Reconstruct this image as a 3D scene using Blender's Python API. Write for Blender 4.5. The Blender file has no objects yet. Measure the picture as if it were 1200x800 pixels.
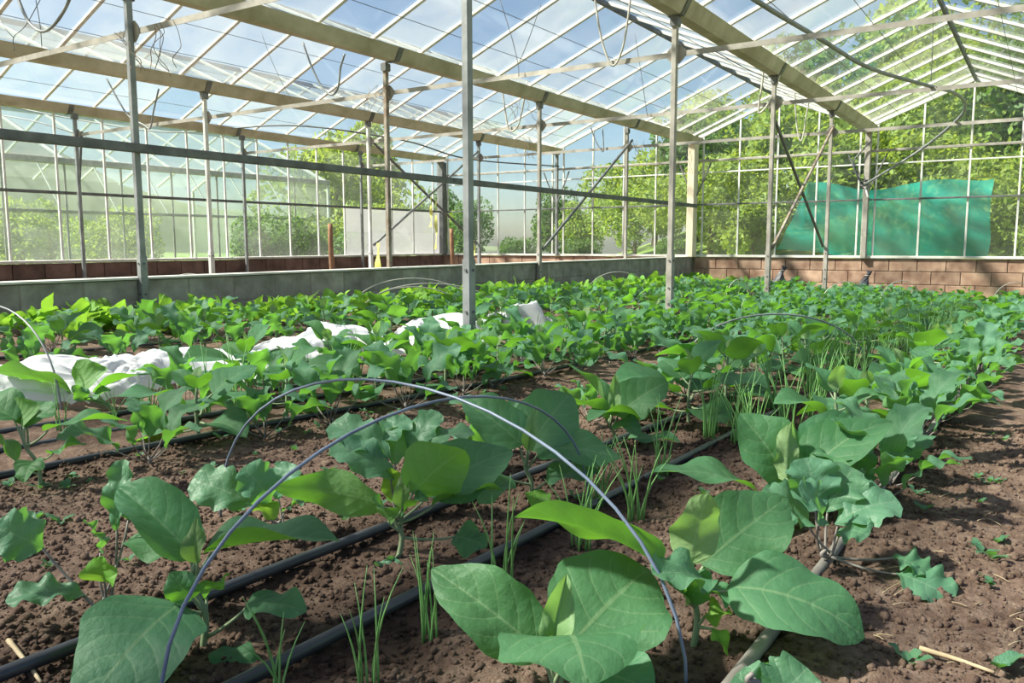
import bpy, math, random
import numpy as np
from mathutils import Matrix, Vector

rng = np.random.default_rng(7)
random.seed(7)
scene = bpy.context.scene
col = scene.collection

# ------------------------------------------------------------------ camera, sky, sun, exposure
# world: x runs along the crop rows, y to the left across them, z up (metres); soil at z = 0
FPX, PITCH, ROLL, YAW, CAMH = 958.2, 0.1191, -0.0019, 0.5789, 0.95
FWD = np.array([math.cos(YAW)*math.cos(PITCH), math.sin(YAW)*math.cos(PITCH), -math.sin(PITCH)])
_R = np.array([math.sin(YAW), -math.cos(YAW), 0.0]); _U = np.cross(_R, FWD)
RGT = math.cos(ROLL)*_R + math.sin(ROLL)*_U
UPV = -math.sin(ROLL)*_R + math.cos(ROLL)*_U
CAM = np.array([0.0, 0.0, CAMH])
cd = bpy.data.cameras.new('camera'); cam = bpy.data.objects.new('camera', cd); col.objects.link(cam)
cd.sensor_width = 36.0; cd.lens = FPX/1200*36; cd.clip_start = 0.02; cd.clip_end = 600
cam.matrix_world = Matrix(((RGT[0], UPV[0], -FWD[0], CAM[0]), (RGT[1], UPV[1], -FWD[1], CAM[1]),
                           (RGT[2], UPV[2], -FWD[2], CAM[2]), (0, 0, 0, 1)))
scene.camera = cam

SUN_AZ, SUN_EL = math.radians(128), math.radians(46)     # azimuth from +x towards +y
sd = np.array([math.cos(SUN_EL)*math.cos(SUN_AZ), math.cos(SUN_EL)*math.sin(SUN_AZ), math.sin(SUN_EL)])
w = bpy.data.worlds.new('sky'); scene.world = w; w.use_nodes = True
nt = w.node_tree; nt.nodes.clear()
sky = nt.nodes.new('ShaderNodeTexSky'); sky.sky_type = 'NISHITA'; sky.sun_disc = False
sky.sun_elevation = SUN_EL; sky.sun_rotation = math.radians(90)-SUN_AZ
sky.air_density = 1.0; sky.dust_density = 1.2; sky.ozone_density = 2.0; sky.altitude = 200
bg = nt.nodes.new('ShaderNodeBackground'); bg.inputs[1].default_value = 0.112
wo = nt.nodes.new('ShaderNodeOutputWorld')
nt.links.new(sky.outputs[0], bg.inputs[0]); nt.links.new(bg.outputs[0], wo.inputs[0])
sl = bpy.data.lights.new('sun', 'SUN'); sl.energy = 9.6; sl.angle = math.radians(3.5); sl.color = (1.0, 0.94, 0.82)
so = bpy.data.objects.new('sun', sl); col.objects.link(so)
so.rotation_euler = Vector(sd).to_track_quat('Z', 'Y').to_euler()
vs = scene.view_settings
vs.view_transform = 'Standard'; vs.look = 'None'; vs.gamma = 1.0; vs.use_curve_mapping = False; vs.exposure = 0.68
scene.cycles.transparent_max_bounces = 40
scene.cycles.max_bounces = 8; scene.cycles.diffuse_bounces = 4; scene.cycles.glossy_bounces = 3; scene.cycles.transmission_bounces = 6
scene.cycles.sample_clamp_indirect = 6.0

# ------------------------------------------------------------------ materials
MATS = {}
def mat(name):
    m = bpy.data.materials.new(name); m.use_nodes = True; m.node_tree.nodes.clear(); MATS[name] = m
    return m, m.node_tree.nodes, m.node_tree.links
def ramp(N, L, fac, stops):
    r = N.new('ShaderNodeValToRGB'); e = r.color_ramp.elements
    while len(e) < len(stops): e.new(0.5)
    for el, (p, c) in zip(e, stops): el.position = p; el.color = (*c, 1)
    L.new(fac, r.inputs[0]); return r.outputs[0]
def noise(N, L, scale, detail=4, rough=0.55, vec=None, obj=True):
    n = N.new('ShaderNodeTexNoise'); n.inputs['Scale'].default_value = scale
    n.inputs['Detail'].default_value = detail; n.inputs['Roughness'].default_value = rough
    if vec is None:
        t = N.new('ShaderNodeTexCoord'); vec = t.outputs['Object']
        if not obj: vec = N.new('ShaderNodeNewGeometry').outputs['Position']
    L.new(vec, n.inputs['Vector']); return n.outputs[0]
def math_(N, L, op, a, b=None, c=None, clamp=False):
    m = N.new('ShaderNodeMath'); m.operation = op; m.use_clamp = clamp
    for i, v in enumerate((a, b, c)):
        if v is None: continue
        if isinstance(v, (int, float)): m.inputs[i].default_value = v
        else: L.new(v, m.inputs[i])
    return m.outputs[0]
def mixc(N, L, fac, a, b, mode='MIX'):
    m = N.new('ShaderNodeMix'); m.data_type = 'RGBA'; m.blend_type = mode
    for k, v in ((0, fac), (6, a), (7, b)):
        if isinstance(v, (int, float)): m.inputs[k].default_value = v
        elif isinstance(v, tuple): m.inputs[k].default_value = (*v, 1)
        else: L.new(v, m.inputs[k])
    return m.outputs[2]
def solid(name, c1, c2, scale=8, rough=0.6, metal=0.0, bump=0.0, bscale=60, rnd=0.0, world=False, spec=0.5):
    m, N, L = mat(name)
    p = N.new('ShaderNodeBsdfPrincipled'); o = N.new('ShaderNodeOutputMaterial')
    f = noise(N, L, scale, 5, obj=not world)
    c = ramp(N, L, f, [(0.32, c1), (0.68, c2)])
    if rnd:
        oi = N.new('ShaderNodeObjectInfo'); hs = N.new('ShaderNodeHueSaturation')
        v = math_(N, L, 'MULTIPLY_ADD', oi.outputs['Random'], 2*rnd, 1-rnd)
        L.new(v, hs.inputs['Value']); L.new(c, hs.inputs['Color']); c = hs.outputs[0]
    L.new(c, p.inputs['Base Color']); p.inputs['Roughness'].default_value = rough; p.inputs['Metallic'].default_value = metal
    p.inputs['Specular IOR Level'].default_value = spec
    if bump:
        b = N.new('ShaderNodeBump'); b.inputs['Strength'].default_value = bump; b.inputs['Distance'].default_value = 0.01
        L.new(noise(N, L, bscale, 6, obj=not world), b.inputs['Height']); L.new(b.outputs[0], p.inputs['Normal'])
    L.new(p.outputs[0], o.inputs[0]); return m

def glass(name, lo, hi, tint=(0.93, 0.96, 0.95), milk=(0.86, 0.87, 0.83), scale=1.3, wsize=1.0):
    """old horticultural glass: mostly clear, with a film of lime and algae that scatters light"""
    m, N, L = mat(name)
    o = N.new('ShaderNodeOutputMaterial')
    tr = N.new('ShaderNodeBsdfTransparent'); tr.inputs[0].default_value = (*tint, 1)
    tl = N.new('ShaderNodeBsdfTranslucent'); tl.inputs[0].default_value = (*milk, 1)
    df = N.new('ShaderNodeBsdfDiffuse'); df.inputs[0].default_value = (*milk, 1)
    ms = N.new('ShaderNodeMixShader'); ms.inputs[0].default_value = 0.35
    L.new(tl.outputs[0], ms.inputs[1]); L.new(df.outputs[0], ms.inputs[2])
    f = noise(N, L, scale, 5, 0.6, obj=False)
    mr = N.new('ShaderNodeMapRange'); mr.inputs[1].default_value = 0.3; mr.inputs[2].default_value = 0.7
    oi = N.new('ShaderNodeObjectInfo')
    L.new(f, mr.inputs[0]); mr.inputs[3].default_value = lo; mr.inputs[4].default_value = hi
    k = math_(N, L, 'MULTIPLY', mr.outputs[0], math_(N, L, 'MULTIPLY_ADD', oi.outputs['Random'], 0.7, 0.65), clamp=True)
    m1 = N.new('ShaderNodeMixShader'); L.new(k, m1.inputs[0]); L.new(tr.outputs[0], m1.inputs[1]); L.new(ms.outputs[0], m1.inputs[2])
    lw = N.new('ShaderNodeLayerWeight'); lw.inputs[0].default_value = 0.5
    fr = math_(N, L, 'MULTIPLY_ADD', math_(N, L, 'POWER', lw.outputs['Facing'], 4.0), 0.35, 0.025)
    gl = N.new('ShaderNodeBsdfGlossy'); gl.inputs['Roughness'].default_value = 0.06
    m2 = N.new('ShaderNodeMixShader'); L.new(fr, m2.inputs[0]); L.new(m1.outputs[0], m2.inputs[1]); L.new(gl.outputs[0], m2.inputs[2])
    L.new(m2.outputs[0], o.inputs[0]); return m

def leafmat(name, top1, top2, under, trans, vein, nveins, rough=0.55, tfac=0.4, rnd=0.12, vw=0.045):
    """leaf blade: pale veins from the leaf's own uv (u along the midrib, v across), light glowing through"""
    m, N, L = mat(name)
    o = N.new('ShaderNodeOutputMaterial'); p = N.new('ShaderNodeBsdfPrincipled')
    uv = N.new('ShaderNodeUVMap'); sp = N.new('ShaderNodeSeparateXYZ'); L.new(uv.outputs[0], sp.inputs[0])
    u, v = sp.outputs[0], sp.outputs[1]
    av = math_(N, L, 'ABSOLUTE', math_(N, L, 'MULTIPLY_ADD', v, 2.0, -1.0))
    mid = math_(N, L, 'LESS_THAN', av, 0.035)
    s = math_(N, L, 'SUBTRACT', math_(N, L, 'MULTIPLY', u, float(nveins)), math_(N, L, 'MULTIPLY', math_(N, L, 'POWER', av, 1.35), nveins*0.27))
    fr = math_(N, L, 'ABSOLUTE', math_(N, L, 'SUBTRACT', math_(N, L, 'FRACT', s), 0.5))
    side = math_(N, L, 'MULTIPLY', math_(N, L, 'LESS_THAN', fr, vw), math_(N, L, 'LESS_THAN', av, 0.86))
    vn = math_(N, L, 'MAXIMUM', mid, math_(N, L, 'MULTIPLY', side, 0.6))
    n = noise(N, L, 14, 4)
    tc = ramp(N, L, n, [(0.3, top1), (0.7, top2)])
    oi = N.new('ShaderNodeObjectInfo'); hs = N.new('ShaderNodeHueSaturation')
    L.new(math_(N, L, 'MULTIPLY_ADD', oi.outputs['Random'], 2*rnd, 1-rnd), hs.inputs['Value'])
    L.new(math_(N, L, 'MULTIPLY_ADD', oi.outputs['Random'], 0.03, 0.485), hs.inputs['Hue'])
    L.new(tc, hs.inputs['Color'])
    c = mixc(N, L, math_(N, L, 'MULTIPLY', vn, 0.32), hs.outputs[0], vein)
    ge = N.new('ShaderNodeNewGeometry')
    c = mixc(N, L, ge.outputs['Backfacing'], c, mixc(N, L, math_(N, L, 'MULTIPLY', vn, 0.5), under, vein))
    L.new(c, p.inputs['Base Color']); p.inputs['Roughness'].default_value = rough; p.inputs['Specular IOR Level'].default_value = 0.35
    b = N.new('ShaderNodeBump'); b.inputs['Strength'].default_value = 0.4; b.inputs['Distance'].default_value = 0.004
    hgt = math_(N, L, 'SUBTRACT', math_(N, L, 'MULTIPLY', math_(N, L, 'POWER', math_(N, L, 'SINE', math_(N, L, 'MULTIPLY', fr, 3.14159)), 0.8), 0.5), math_(N, L, 'MULTIPLY', mid, 0.6))
    L.new(math_(N, L, 'MULTIPLY_ADD', noise(N, L, 70, 4), 1.6, hgt), b.inputs['Height']); L.new(b.outputs[0], p.inputs['Normal'])
    t = N.new('ShaderNodeBsdfTranslucent'); t.inputs[0].default_value = (*trans, 1)
    mx = N.new('ShaderNodeMixShader'); mx.inputs[0].default_value = tfac
    L.new(p.outputs[0], mx.inputs[1]); L.new(t.outputs[0], mx.inputs[2]); L.new(mx.outputs[0], o.inputs[0]); return m

leafmat('aubergine_leaf', (0.055, 0.165, 0.075), (0.085, 0.22, 0.105), (0.16, 0.30, 0.11), (0.20, 0.50, 0.03), (0.30, 0.42, 0.22), 6)
leafmat('aubergine_young', (0.14, 0.25, 0.10), (0.22, 0.33, 0.15), (0.24, 0.36, 0.16), (0.28, 0.52, 0.08), (0.38, 0.48, 0.28), 6)
leafmat('kale_leaf', (0.07, 0.19, 0.105), (0.12, 0.26, 0.155), (0.14, 0.30, 0.12), (0.19, 0.48, 0.05), (0.30, 0.42, 0.28), 5, rough=0.45)
leafmat('bright_leaf', (0.11, 0.27, 0.035), (0.19, 0.40, 0.06), (0.20, 0.40, 0.07), (0.34, 0.62, 0.05), (0.3, 0.5, 0.15), 5)
leafmat('tree_leaf', (0.10, 0.17, 0.025), (0.24, 0.33, 0.045), (0.22, 0.31, 0.06), (0.45, 0.56, 0.05), (0.2, 0.3, 0.08), 4, rnd=0.2)
leafmat('dark_tree_leaf', (0.05, 0.12, 0.025), (0.12, 0.22, 0.045), (0.08, 0.16, 0.04), (0.16, 0.30, 0.04), (0.12, 0.2, 0.06), 4, rnd=0.2)
solid('aubergine_stem', (0.14, 0.20, 0.10), (0.24, 0.29, 0.17), 30, 0.7)
solid('kale_stem', (0.14, 0.13, 0.12), (0.26, 0.22, 0.20), 20, 0.6)
solid('onion_blade', (0.11, 0.28, 0.07), (0.22, 0.43, 0.13), 9, 0.5, rnd=0.1)
solid('straw', (0.30, 0.22, 0.13), (0.48, 0.38, 0.25), 20, 0.8)
solid('steel', (0.19, 0.195, 0.20), (0.34, 0.345, 0.35), 7, 0.5, 0.45, 0.1, 80, world=True)
solid('dark_steel', (0.10, 0.10, 0.105), (0.20, 0.20, 0.20), 7, 0.55, 0.35, world=True)
solid('rusty_steel', (0.20, 0.13, 0.09), (0.38, 0.34, 0.29), 9, 0.7, 0.2, 0.2, 90, world=True)
solid('pale_steel', (0.26, 0.235, 0.205), (0.42, 0.385, 0.345), 8, 0.55, 0.15, world=True)
solid('white_bar', (0.55, 0.53, 0.49), (0.74, 0.73, 0.70), 6, 0.45, 0.0, world=True)
solid('gutter_metal', (0.34, 0.295, 0.205), (0.56, 0.50, 0.40), 3.5, 0.6, 0.1, 0.15, 30, world=True)
solid('cream_paint', (0.66, 0.56, 0.40), (0.78, 0.70, 0.54), 5, 0.6, world=True)
solid('grey_block', (0.22, 0.20, 0.17), (0.40, 0.37, 0.325), 6, 0.9, 0, 0.5, 90, rnd=0.15, world=True)
solid('red_block', (0.22, 0.12, 0.08), (0.50, 0.33, 0.235), 4.5, 0.9, 0, 0.5, 90, rnd=0.25, world=True)
solid('brown_block', (0.09, 0.05, 0.038), (0.20, 0.12, 0.09), 5, 0.9, 0, 0.5, 90, rnd=0.2, world=True)
solid('mortar', (0.25, 0.21, 0.17), (0.36, 0.31, 0.26), 9, 0.95, 0, 0.4, 120, world=True)
solid('sill', (0.52, 0.49, 0.43), (0.72, 0.70, 0.64), 5, 0.8, 0, 0.3, 60, world=True)
solid('hose_plastic', (0.022, 0.024, 0.030), (0.055, 0.058, 0.066), 9, 0.32, world=True)
solid('dusty_hose', (0.12, 0.105, 0.095), (0.22, 0.20, 0.185), 12, 0.6, world=True)
solid('blue_rod', (0.12, 0.15, 0.22), (0.19, 0.23, 0.31), 10, 0.4)
solid('pale_rod', (0.40, 0.37, 0.32), (0.55, 0.52, 0.46), 10, 0.5)
solid('pipe_grey', (0.16, 0.17, 0.18), (0.28, 0.29, 0.30), 8, 0.45)
solid('wood', (0.22, 0.11, 0.06), (0.36, 0.19, 0.11), 12, 0.85)
solid('yellow_tape', (0.62, 0.60, 0.10), (0.78, 0.76, 0.25), 9, 0.6)
solid('black_bag', (0.02, 0.02, 0.025), (0.10, 0.10, 0.12), 12, 0.35)
solid('bark', (0.10, 0.075, 0.05), (0.20, 0.15, 0.11), 12, 0.9)
solid('grass', (0.10, 0.17, 0.03), (0.24, 0.32, 0.07), 0.7, 0.95, 0, 0.6, 20, world=True)
solid('far_hill', (0.11, 0.14, 0.07), (0.20, 0.24, 0.12), 0.06, 1.0, world=True)
solid('white_wash', (0.70, 0.70, 0.72), (0.86, 0.86, 0.88), 1.6, 0.7, world=True)
solid('dried_vine', (0.18, 0.13, 0.09), (0.30, 0.23, 0.17), 12, 0.9)
glass('roof_glass', 0.015, 0.06, milk=(0.62, 0.63, 0.60))
glass('milky_roof_glass', 0.06, 0.18, milk=(0.58, 0.58, 0.51))
glass('hazy_glass', 0.03, 0.10, milk=(0.80, 0.80, 0.76))
glass('wall_glass', 0.01, 0.06)
glass('frosted_glass', 0.45, 0.65, milk=(0.55, 0.54, 0.56))
def cloth(name, c, tfac, alpha=0.0):
    m, N, L = mat(name)
    o = N.new('ShaderNodeOutputMaterial'); d = N.new('ShaderNodeBsdfDiffuse'); t = N.new('ShaderNodeBsdfTranslucent')
    cc = ramp(N, L, noise(N, L, 5, 4), [(0.3, tuple(x*0.82 for x in c)), (0.7, c)])
    L.new(cc, d.inputs[0]); L.new(cc, t.inputs[0])
    mx = N.new('ShaderNodeMixShader'); mx.inputs[0].default_value = tfac
    L.new(d.outputs[0], mx.inputs[1]); L.new(t.outputs[0], mx.inputs[2]); out = mx.outputs[0]
    if alpha:
        tr = N.new('ShaderNodeBsdfTransparent'); m2 = N.new('ShaderNodeMixShader'); m2.inputs[0].default_value = alpha
        L.new(out, m2.inputs[1]); L.new(tr.outputs[0], m2.inputs[2]); out = m2.outputs[0]
    L.new(out, o.inputs[0]); return m
cloth('fleece', (0.86, 0.87, 0.90), 0.35)
cloth('shade_net', (0.035, 0.50, 0.42), 0.5, 0.22)
def soilmat():
    m, N, L = mat('soil')
    o = N.new('ShaderNodeOutputMaterial'); p = N.new('ShaderNodeBsdfPrincipled')
    n1 = noise(N, L, 1.6, 5, 0.6, obj=False); n2 = noise(N, L, 28, 8, 0.7, obj=False)
    dry = ramp(N, L, n2, [(0.25, (0.10, 0.056, 0.040)), (0.5, (0.215, 0.142, 0.108)), (0.75, (0.38, 0.275, 0.215))])
    wet = ramp(N, L, n2, [(0.3, (0.035, 0.022, 0.017)), (0.7, (0.13, 0.083, 0.062))])
    ge = N.new('ShaderNodeNewGeometry'); sx = N.new('ShaderNodeSeparateXYZ'); L.new(ge.outputs['Position'], sx.inputs[0])
    # soil stays damp within a hand of the drip hoses
    damp = None
    for hy in (.307, .825, 1.105, 2.13, 2.40, 2.66, 3.6, 4.5):
        d = math_(N, L, 'MULTIPLY', math_(N, L, 'ABSOLUTE', math_(N, L, 'SUBTRACT', sx.outputs[1], hy)), 4.2, clamp=True)
        damp = d if damp is None else math_(N, L, 'MINIMUM', damp, d)
    k = ramp(N, L, math_(N, L, 'MULTIPLY_ADD', damp, .42, math_(N, L, 'MULTIPLY', n1, .75)), [(0.40, (0, 0, 0)), (0.72, (1, 1, 1))])
    L.new(mixc(N, L, k, wet, dry), p.inputs['Base Color'])
    p.inputs['Roughness'].default_value = 0.95; p.inputs['Specular IOR Level'].default_value = 0.15
    b = N.new('ShaderNodeBump'); b.inputs['Strength'].default_value = 1.0; b.inputs['Distance'].default_value = 0.02
    L.new(noise(N, L, 60, 8, 0.7, obj=False), b.inputs['Height']); L.new(b.outputs[0], p.inputs['Normal'])
    L.new(p.outputs[0], o.inputs[0])
soilmat()

# ------------------------------------------------------------------ helpers
YB = 5.954
def mesh(name, V, Fc, m=None, smooth=False, uv=None):
    me = bpy.data.meshes.new(name)
    me.from_pydata([tuple(map(float, v)) for v in V], [], [tuple(map(int, f)) for f in Fc])
    if m: me.materials.append(MATS[m])
    if uv is not None:
        l = me.uv_layers.new(name='UVMap'); idx = np.empty(len(me.loops), dtype=np.int32); me.loops.foreach_get('vertex_index', idx)
        l.data.foreach_set('uv', np.asarray(uv, dtype=np.float32)[idx].ravel())
    if smooth: me.polygons.foreach_set('use_smooth', np.ones(len(me.polygons), dtype=bool))
    me.update(); return me
def obj(name, me, parent=None, M=None):
    o = bpy.data.objects.new(name, me); col.objects.link(o)
    if parent is not None: o.parent = parent
    if M is not None: o.matrix_basis = M
    return o
def tag(o, label, cat, group=None):
    o['label'] = label; o['category'] = cat
    if group: o['group'] = group
    return o
def thing(name, label, cat, loc=(0, 0, 0), rz=0.0, group=None):
    o = obj(name, None); o.location = loc; o.rotation_euler = (0, 0, rz); o.empty_display_size = 0.1
    return tag(o, label, cat, group)
def struct(name, me=None, label=None):
    o = obj(name, me); o['kind'] = 'structure'
    if label: o['label'] = label
    return o
def stuff(o): o['kind'] = 'stuff'; return o
CUBE = {}
def cube(m):
    if m not in CUBE:
        V = [(x, y, z) for x in (-.5, .5) for y in (-.5, .5) for z in (-.5, .5)]
        Fc = [(0, 1, 3, 2), (4, 6, 7, 5), (0, 4, 5, 1), (2, 3, 7, 6), (0, 2, 6, 4), (1, 5, 7, 3)]
        CUBE[m] = mesh('bar_'+m, V, Fc, m)
    return CUBE[m]
BEV = {}
def bevbox(m, b=0.12):
    """unit box with chamfered long edges (a rolled tube or block), shared by material"""
    if (m, b) not in BEV:
        q = .5-b; ring = [(-q, -.5), (q, -.5), (.5, -q), (.5, q), (q, .5), (-q, .5), (-.5, q), (-.5, -q)]
        V = [(x, y, z) for x in (-.5, .5) for y, z in ring]
        Fc = [tuple(range(7, -1, -1)), tuple(range(8, 16))] + [(i, (i+1) % 8, 8+(i+1) % 8, 8+i) for i in range(8)]
        BEV[(m, b)] = mesh('section_'+m, V, Fc, m)
    return BEV[(m, b)]
def frame(p0, p1, wy, wz, up=(0, 0, 1)):
    p0 = Vector(p0); p1 = Vector(p1); x = p1-p0; ln = x.length; x.normalize(); up = Vector(up)
    if abs(x.dot(up)) > 0.995: up = Vector((0, 1, 0))
    y = up.cross(x).normalized(); z = x.cross(y); c = (p0+p1)/2
    return Matrix(((x[0]*ln, y[0]*wy, z[0]*wz, c[0]), (x[1]*ln, y[1]*wy, z[1]*wz, c[1]), (x[2]*ln, y[2]*wy, z[2]*wz, c[2]), (0, 0, 0, 1)))
def bar(name, p0, p1, wy, wz, m, parent=None, up=(0, 0, 1), bev=True):
    return obj(name, bevbox(m) if bev else cube(m), parent, frame(p0, p1, wy, wz, up))
def tube_geo(P, R, k=6, cap=True):
    P = np.asarray(P, float); n = len(P); R = np.broadcast_to(np.asarray(R, float), (n,))
    T = np.gradient(P, axis=0); T /= np.linalg.norm(T, axis=1)[:, None]+1e-12
    ref = np.array([0, 0, 1.0]) if abs(T[0][2]) < 0.9 else np.array([1.0, 0, 0])
    V = []; prev = None
    for i in range(n):
        a = np.cross(T[i], ref) if prev is None else prev-T[i]*(prev@T[i])
        a /= np.linalg.norm(a)+1e-12; prev = a; b = np.cross(T[i], a)
        for j in range(k):
            t = 2*math.pi*j/k; V.append(P[i]+R[i]*(math.cos(t)*a+math.sin(t)*b))
    Fc = [(i*k+j, i*k+(j+1) % k, (i+1)*k+(j+1) % k, (i+1)*k+j) for i in range(n-1) for j in range(k)]
    if cap: Fc += [tuple(range(k-1, -1, -1)), tuple((n-1)*k+j for j in range(k))]
    return V, Fc
def tube(name, P, R, m, k=6, parent=None):
    V, Fc = tube_geo(P, R, k); return obj(name, mesh(name, V, Fc, m, True), parent)
def spline(pts, n=8):
    """Catmull-Rom through the points"""
    P = np.asarray(pts, float); P = np.vstack([2*P[0]-P[1], P, 2*P[-1]-P[-2]]); out = []
    for i in range(1, len(P)-2):
        for t in np.linspace(0, 1, n, endpoint=False):
            a, b, c, d = P[i-1], P[i], P[i+1], P[i+2]
            out.append(0.5*((2*b)+(-a+c)*t+(2*a-5*b+4*c-d)*t*t+(-a+3*b-3*c+d)*t**3))
    out.append(P[-2]); return np.array(out)
def vnoise(x, y, seed=0):
    xi = np.floor(x).astype(np.int64); yi = np.floor(y).astype(np.int64); fx = x-xi; fy = y-yi
    def h(a, b):
        q = (a*374761393 + b*668265263 + seed*1442695041) & 0x7fffffff
        q = ((q ^ (q >> 13))*1274126177) & 0x7fffffff
        return ((q ^ (q >> 16)) & 0xffff)/65535.0
    sx = fx*fx*(3-2*fx); sy = fy*fy*(3-2*fy)
    return (h(xi, yi)*(1-sx)+h(xi+1, yi)*sx)*(1-sy)+(h(xi, yi+1)*(1-sx)+h(xi+1, yi+1)*sx)*sy
def soil_base(x, y):
    """the beds are banked up at this end and fall away towards the end wall"""
    x = np.asarray(x, float); y = np.asarray(y, float)
    z = .40-.030*np.clip(x, -2, 16)+.25*(np.clip(y, 0, 6)/6)**2*np.clip(x, 0, 16)/15.5
    return np.where(y > YB+.12, 0.05, z)
def soil_h(x, y):
    x = np.asarray(x, float); y = np.asarray(y, float)
    return soil_base(x, y)+.65*(0.035*(vnoise(x*1.7, y*1.7, 1)-.5)+0.030*(vnoise(x*7, y*7, 2)-.5)+0.022*(vnoise(x*19, y*19, 3)-.5)+0.014*(vnoise(x*47, y*47, 4)-.5))
def gp(px, py):
    """where the line of sight through this direction meets the soil"""
    d = FWD+RGT*(px-600)/FPX+UPV*(400-py)/FPX; p = CAM+d*(-(CAMH-.35)/d[2])
    for _ in range(12): p = CAM+d*(-(CAMH-float(soil_base(p[0], p[1])))/d[2])
    return p
def sh(x, y): return float(soil_h(np.array([x]), np.array([y]))[0])
def at(px, py, dep):
    """a point seen in this direction, dep metres ahead"""
    return CAM+dep*(FWD+RGT*(px-600)/FPX+UPV*(400-py)/FPX)

# ------------------------------------------------------------------ the house: floor, walls, roof
SE = 15.807                     # end wall
S0 = -5.2                       # house runs on behind the viewer
YA, YB, YC, YD = 2.783, 5.954, 9.114, 12.299
YZ, YY = -0.39, -3.56           # gutters beyond the path
ZG = 2.868                      # underside of gutters
ZE, ZR = 3.0, 3.64              # eaves and ridge
ZS = 0.683                      # sill on the block walls
ZT = 2.556                      # tie bars
ZP = 1.708                      # glazing rail
POSTS = [SE-3*i for i in range(8)]

# soil
xs = np.concatenate([np.linspace(S0, 0.4, 12), np.arange(0.41, 3.4, 0.016), np.arange(3.4, 5.0, .04), np.arange(5.0, 9.0, 0.08), np.arange(9.0, SE+0.1, 0.2)])
ys = np.concatenate([np.linspace(YY-0.4, -0.6, 8), np.arange(-0.55, 2.3, 0.018), np.arange(2.3, 3.3, .035), np.arange(3.3, 6.2, 0.07), np.arange(6.2, YD+0.2, 0.5)])
X, Y = np.meshgrid(xs, ys, indexing='ij'); Z = soil_h(X, Y)
V = np.stack([X, Y, Z], -1).reshape(-1, 3); ny = len(ys); nx = len(xs)
I = (np.arange(nx-1)[:, None]*ny+np.arange(ny-1)[None]).ravel()
struct('floor', mesh('floor', V, np.stack([I, I+ny, I+ny+1, I+1], -1), 'soil', True), 'brown crumbly soil floor of the greenhouse')
# ground outside, rising to a bank beyond the end wall
gx = np.concatenate([np.linspace(-60, 16, 14), np.linspace(16.05, 60, 34)]); gy = np.linspace(-60, 140, 70)
X, Y = np.meshgrid(gx, gy, indexing='ij')
rise = np.clip((X-18.5)/16, 0, 1)*np.clip((15-Y)/9, 0, 1)
Z = -0.06+4.6*rise**0.9+0.25*(vnoise(X*.4, Y*.4, 9)-.5)*(X > 18)
V = np.stack([X, Y, Z], -1).reshape(-1, 3); ny = len(gy)
I = (np.arange(len(gx)-1)[:, None]*ny+np.arange(ny-1)[None]).ravel()
keep = ~((V[I][:, 0] > S0-7) & (V[I][:, 0] < 13) & (V[I][:, 1] > -8) & (V[I][:, 1] < 8))
struct('ground', mesh('ground', V, np.stack([I, I+ny, I+ny+1, I+1], -1), 'grass', True), 'grassy ground and bank outside')
def bank(x, y):
    r = min(max((x-18.5)/16, 0), 1)*min(max((15-y)/9, 0), 1)
    return -0.06+4.6*r**0.9

def blockmesh(m):
    # block with chamfered face edges
    V = []; b = 0.006
    L2, H2, D2 = 0.22, 0.1075, 0.05
    for sx in (-1, 1):
        for sz in (-1, 1):
            V += [(sx*L2, D2, sz*H2), (sx*L2, -D2+b, sz*H2), (sx*(L2-b), -D2, sz*(H2-b))]
    # order: (-,-):0-2 (-,+):3-5 (+,-):6-8 (+,+):9-11
    Fc = [(2, 8, 11, 5), (1, 7, 8, 2), (7, 10, 11, 8), (10, 4, 5, 11), (4, 1, 2, 5), (0, 6, 7, 1), (6, 9, 10, 7), (9, 3, 4, 10), (3, 0, 1, 4), (0, 3, 9, 6)]
    return mesh('block_'+m, V, Fc, m)
BLK = {m: blockmesh(m) for m in ('grey_block', 'red_block', 'brown_block')}
def blockwall(parent, x0, x1, M, m, courses=3):
    """courses of blocks; M maps wall coordinates (along, out, up) to the place; blocks face -out"""
    n = int((x1-x0)/0.45)+2
    for c in range(courses):
        off = 0.225*(c % 2)
        for i in range(n):
            a = x0+0.45*i-off; b = min(a+0.44, x1); a = max(a, x0)
            if b-a < 0.08: continue
            jit = random.uniform(-.003, .003)
            o = obj('block', BLK[m], parent)
            o.matrix_basis = M @ Matrix.Translation(((a+b)/2, jit, 0.1125+0.225*c)) @ Matrix.Diagonal(((b-a)/0.44, 1, 1, 1))
def wallM(p0, p1):
    p0 = Vector((*p0, 0)); p1 = Vector((*p1, 0)); x = (p1-p0).normalized(); z = Vector((0, 0, 1)); y = z.cross(x)
    return Matrix(((x[0], y[0], z[0], p0[0]), (x[1], y[1], z[1], p0[1]), (x[2], y[2], z[2], p0[2]), (0, 0, 0, 1))), (p1-p0).length
# partition of grey blocks under the second gutter, seen from the path side
wp = struct('wall_partition', None, 'low grey concrete block wall along the beds')
M, Lw = wallM((2.0, YB+0.09), (SE-0.02, YB+0.09))
blockwall(wp, 0, Lw, M, 'grey_block')
bar('mortar_core', (2.0, YB+0.115, 0.335), (SE-0.02, YB+0.115, 0.335), 0.14, 0.67, 'mortar', wp, bev=False)
bar('coping', (2.0, YB+0.11, 0.684), (SE-0.02, YB+0.11, 0.684), 0.19, 0.02, 'sill', wp)
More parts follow.
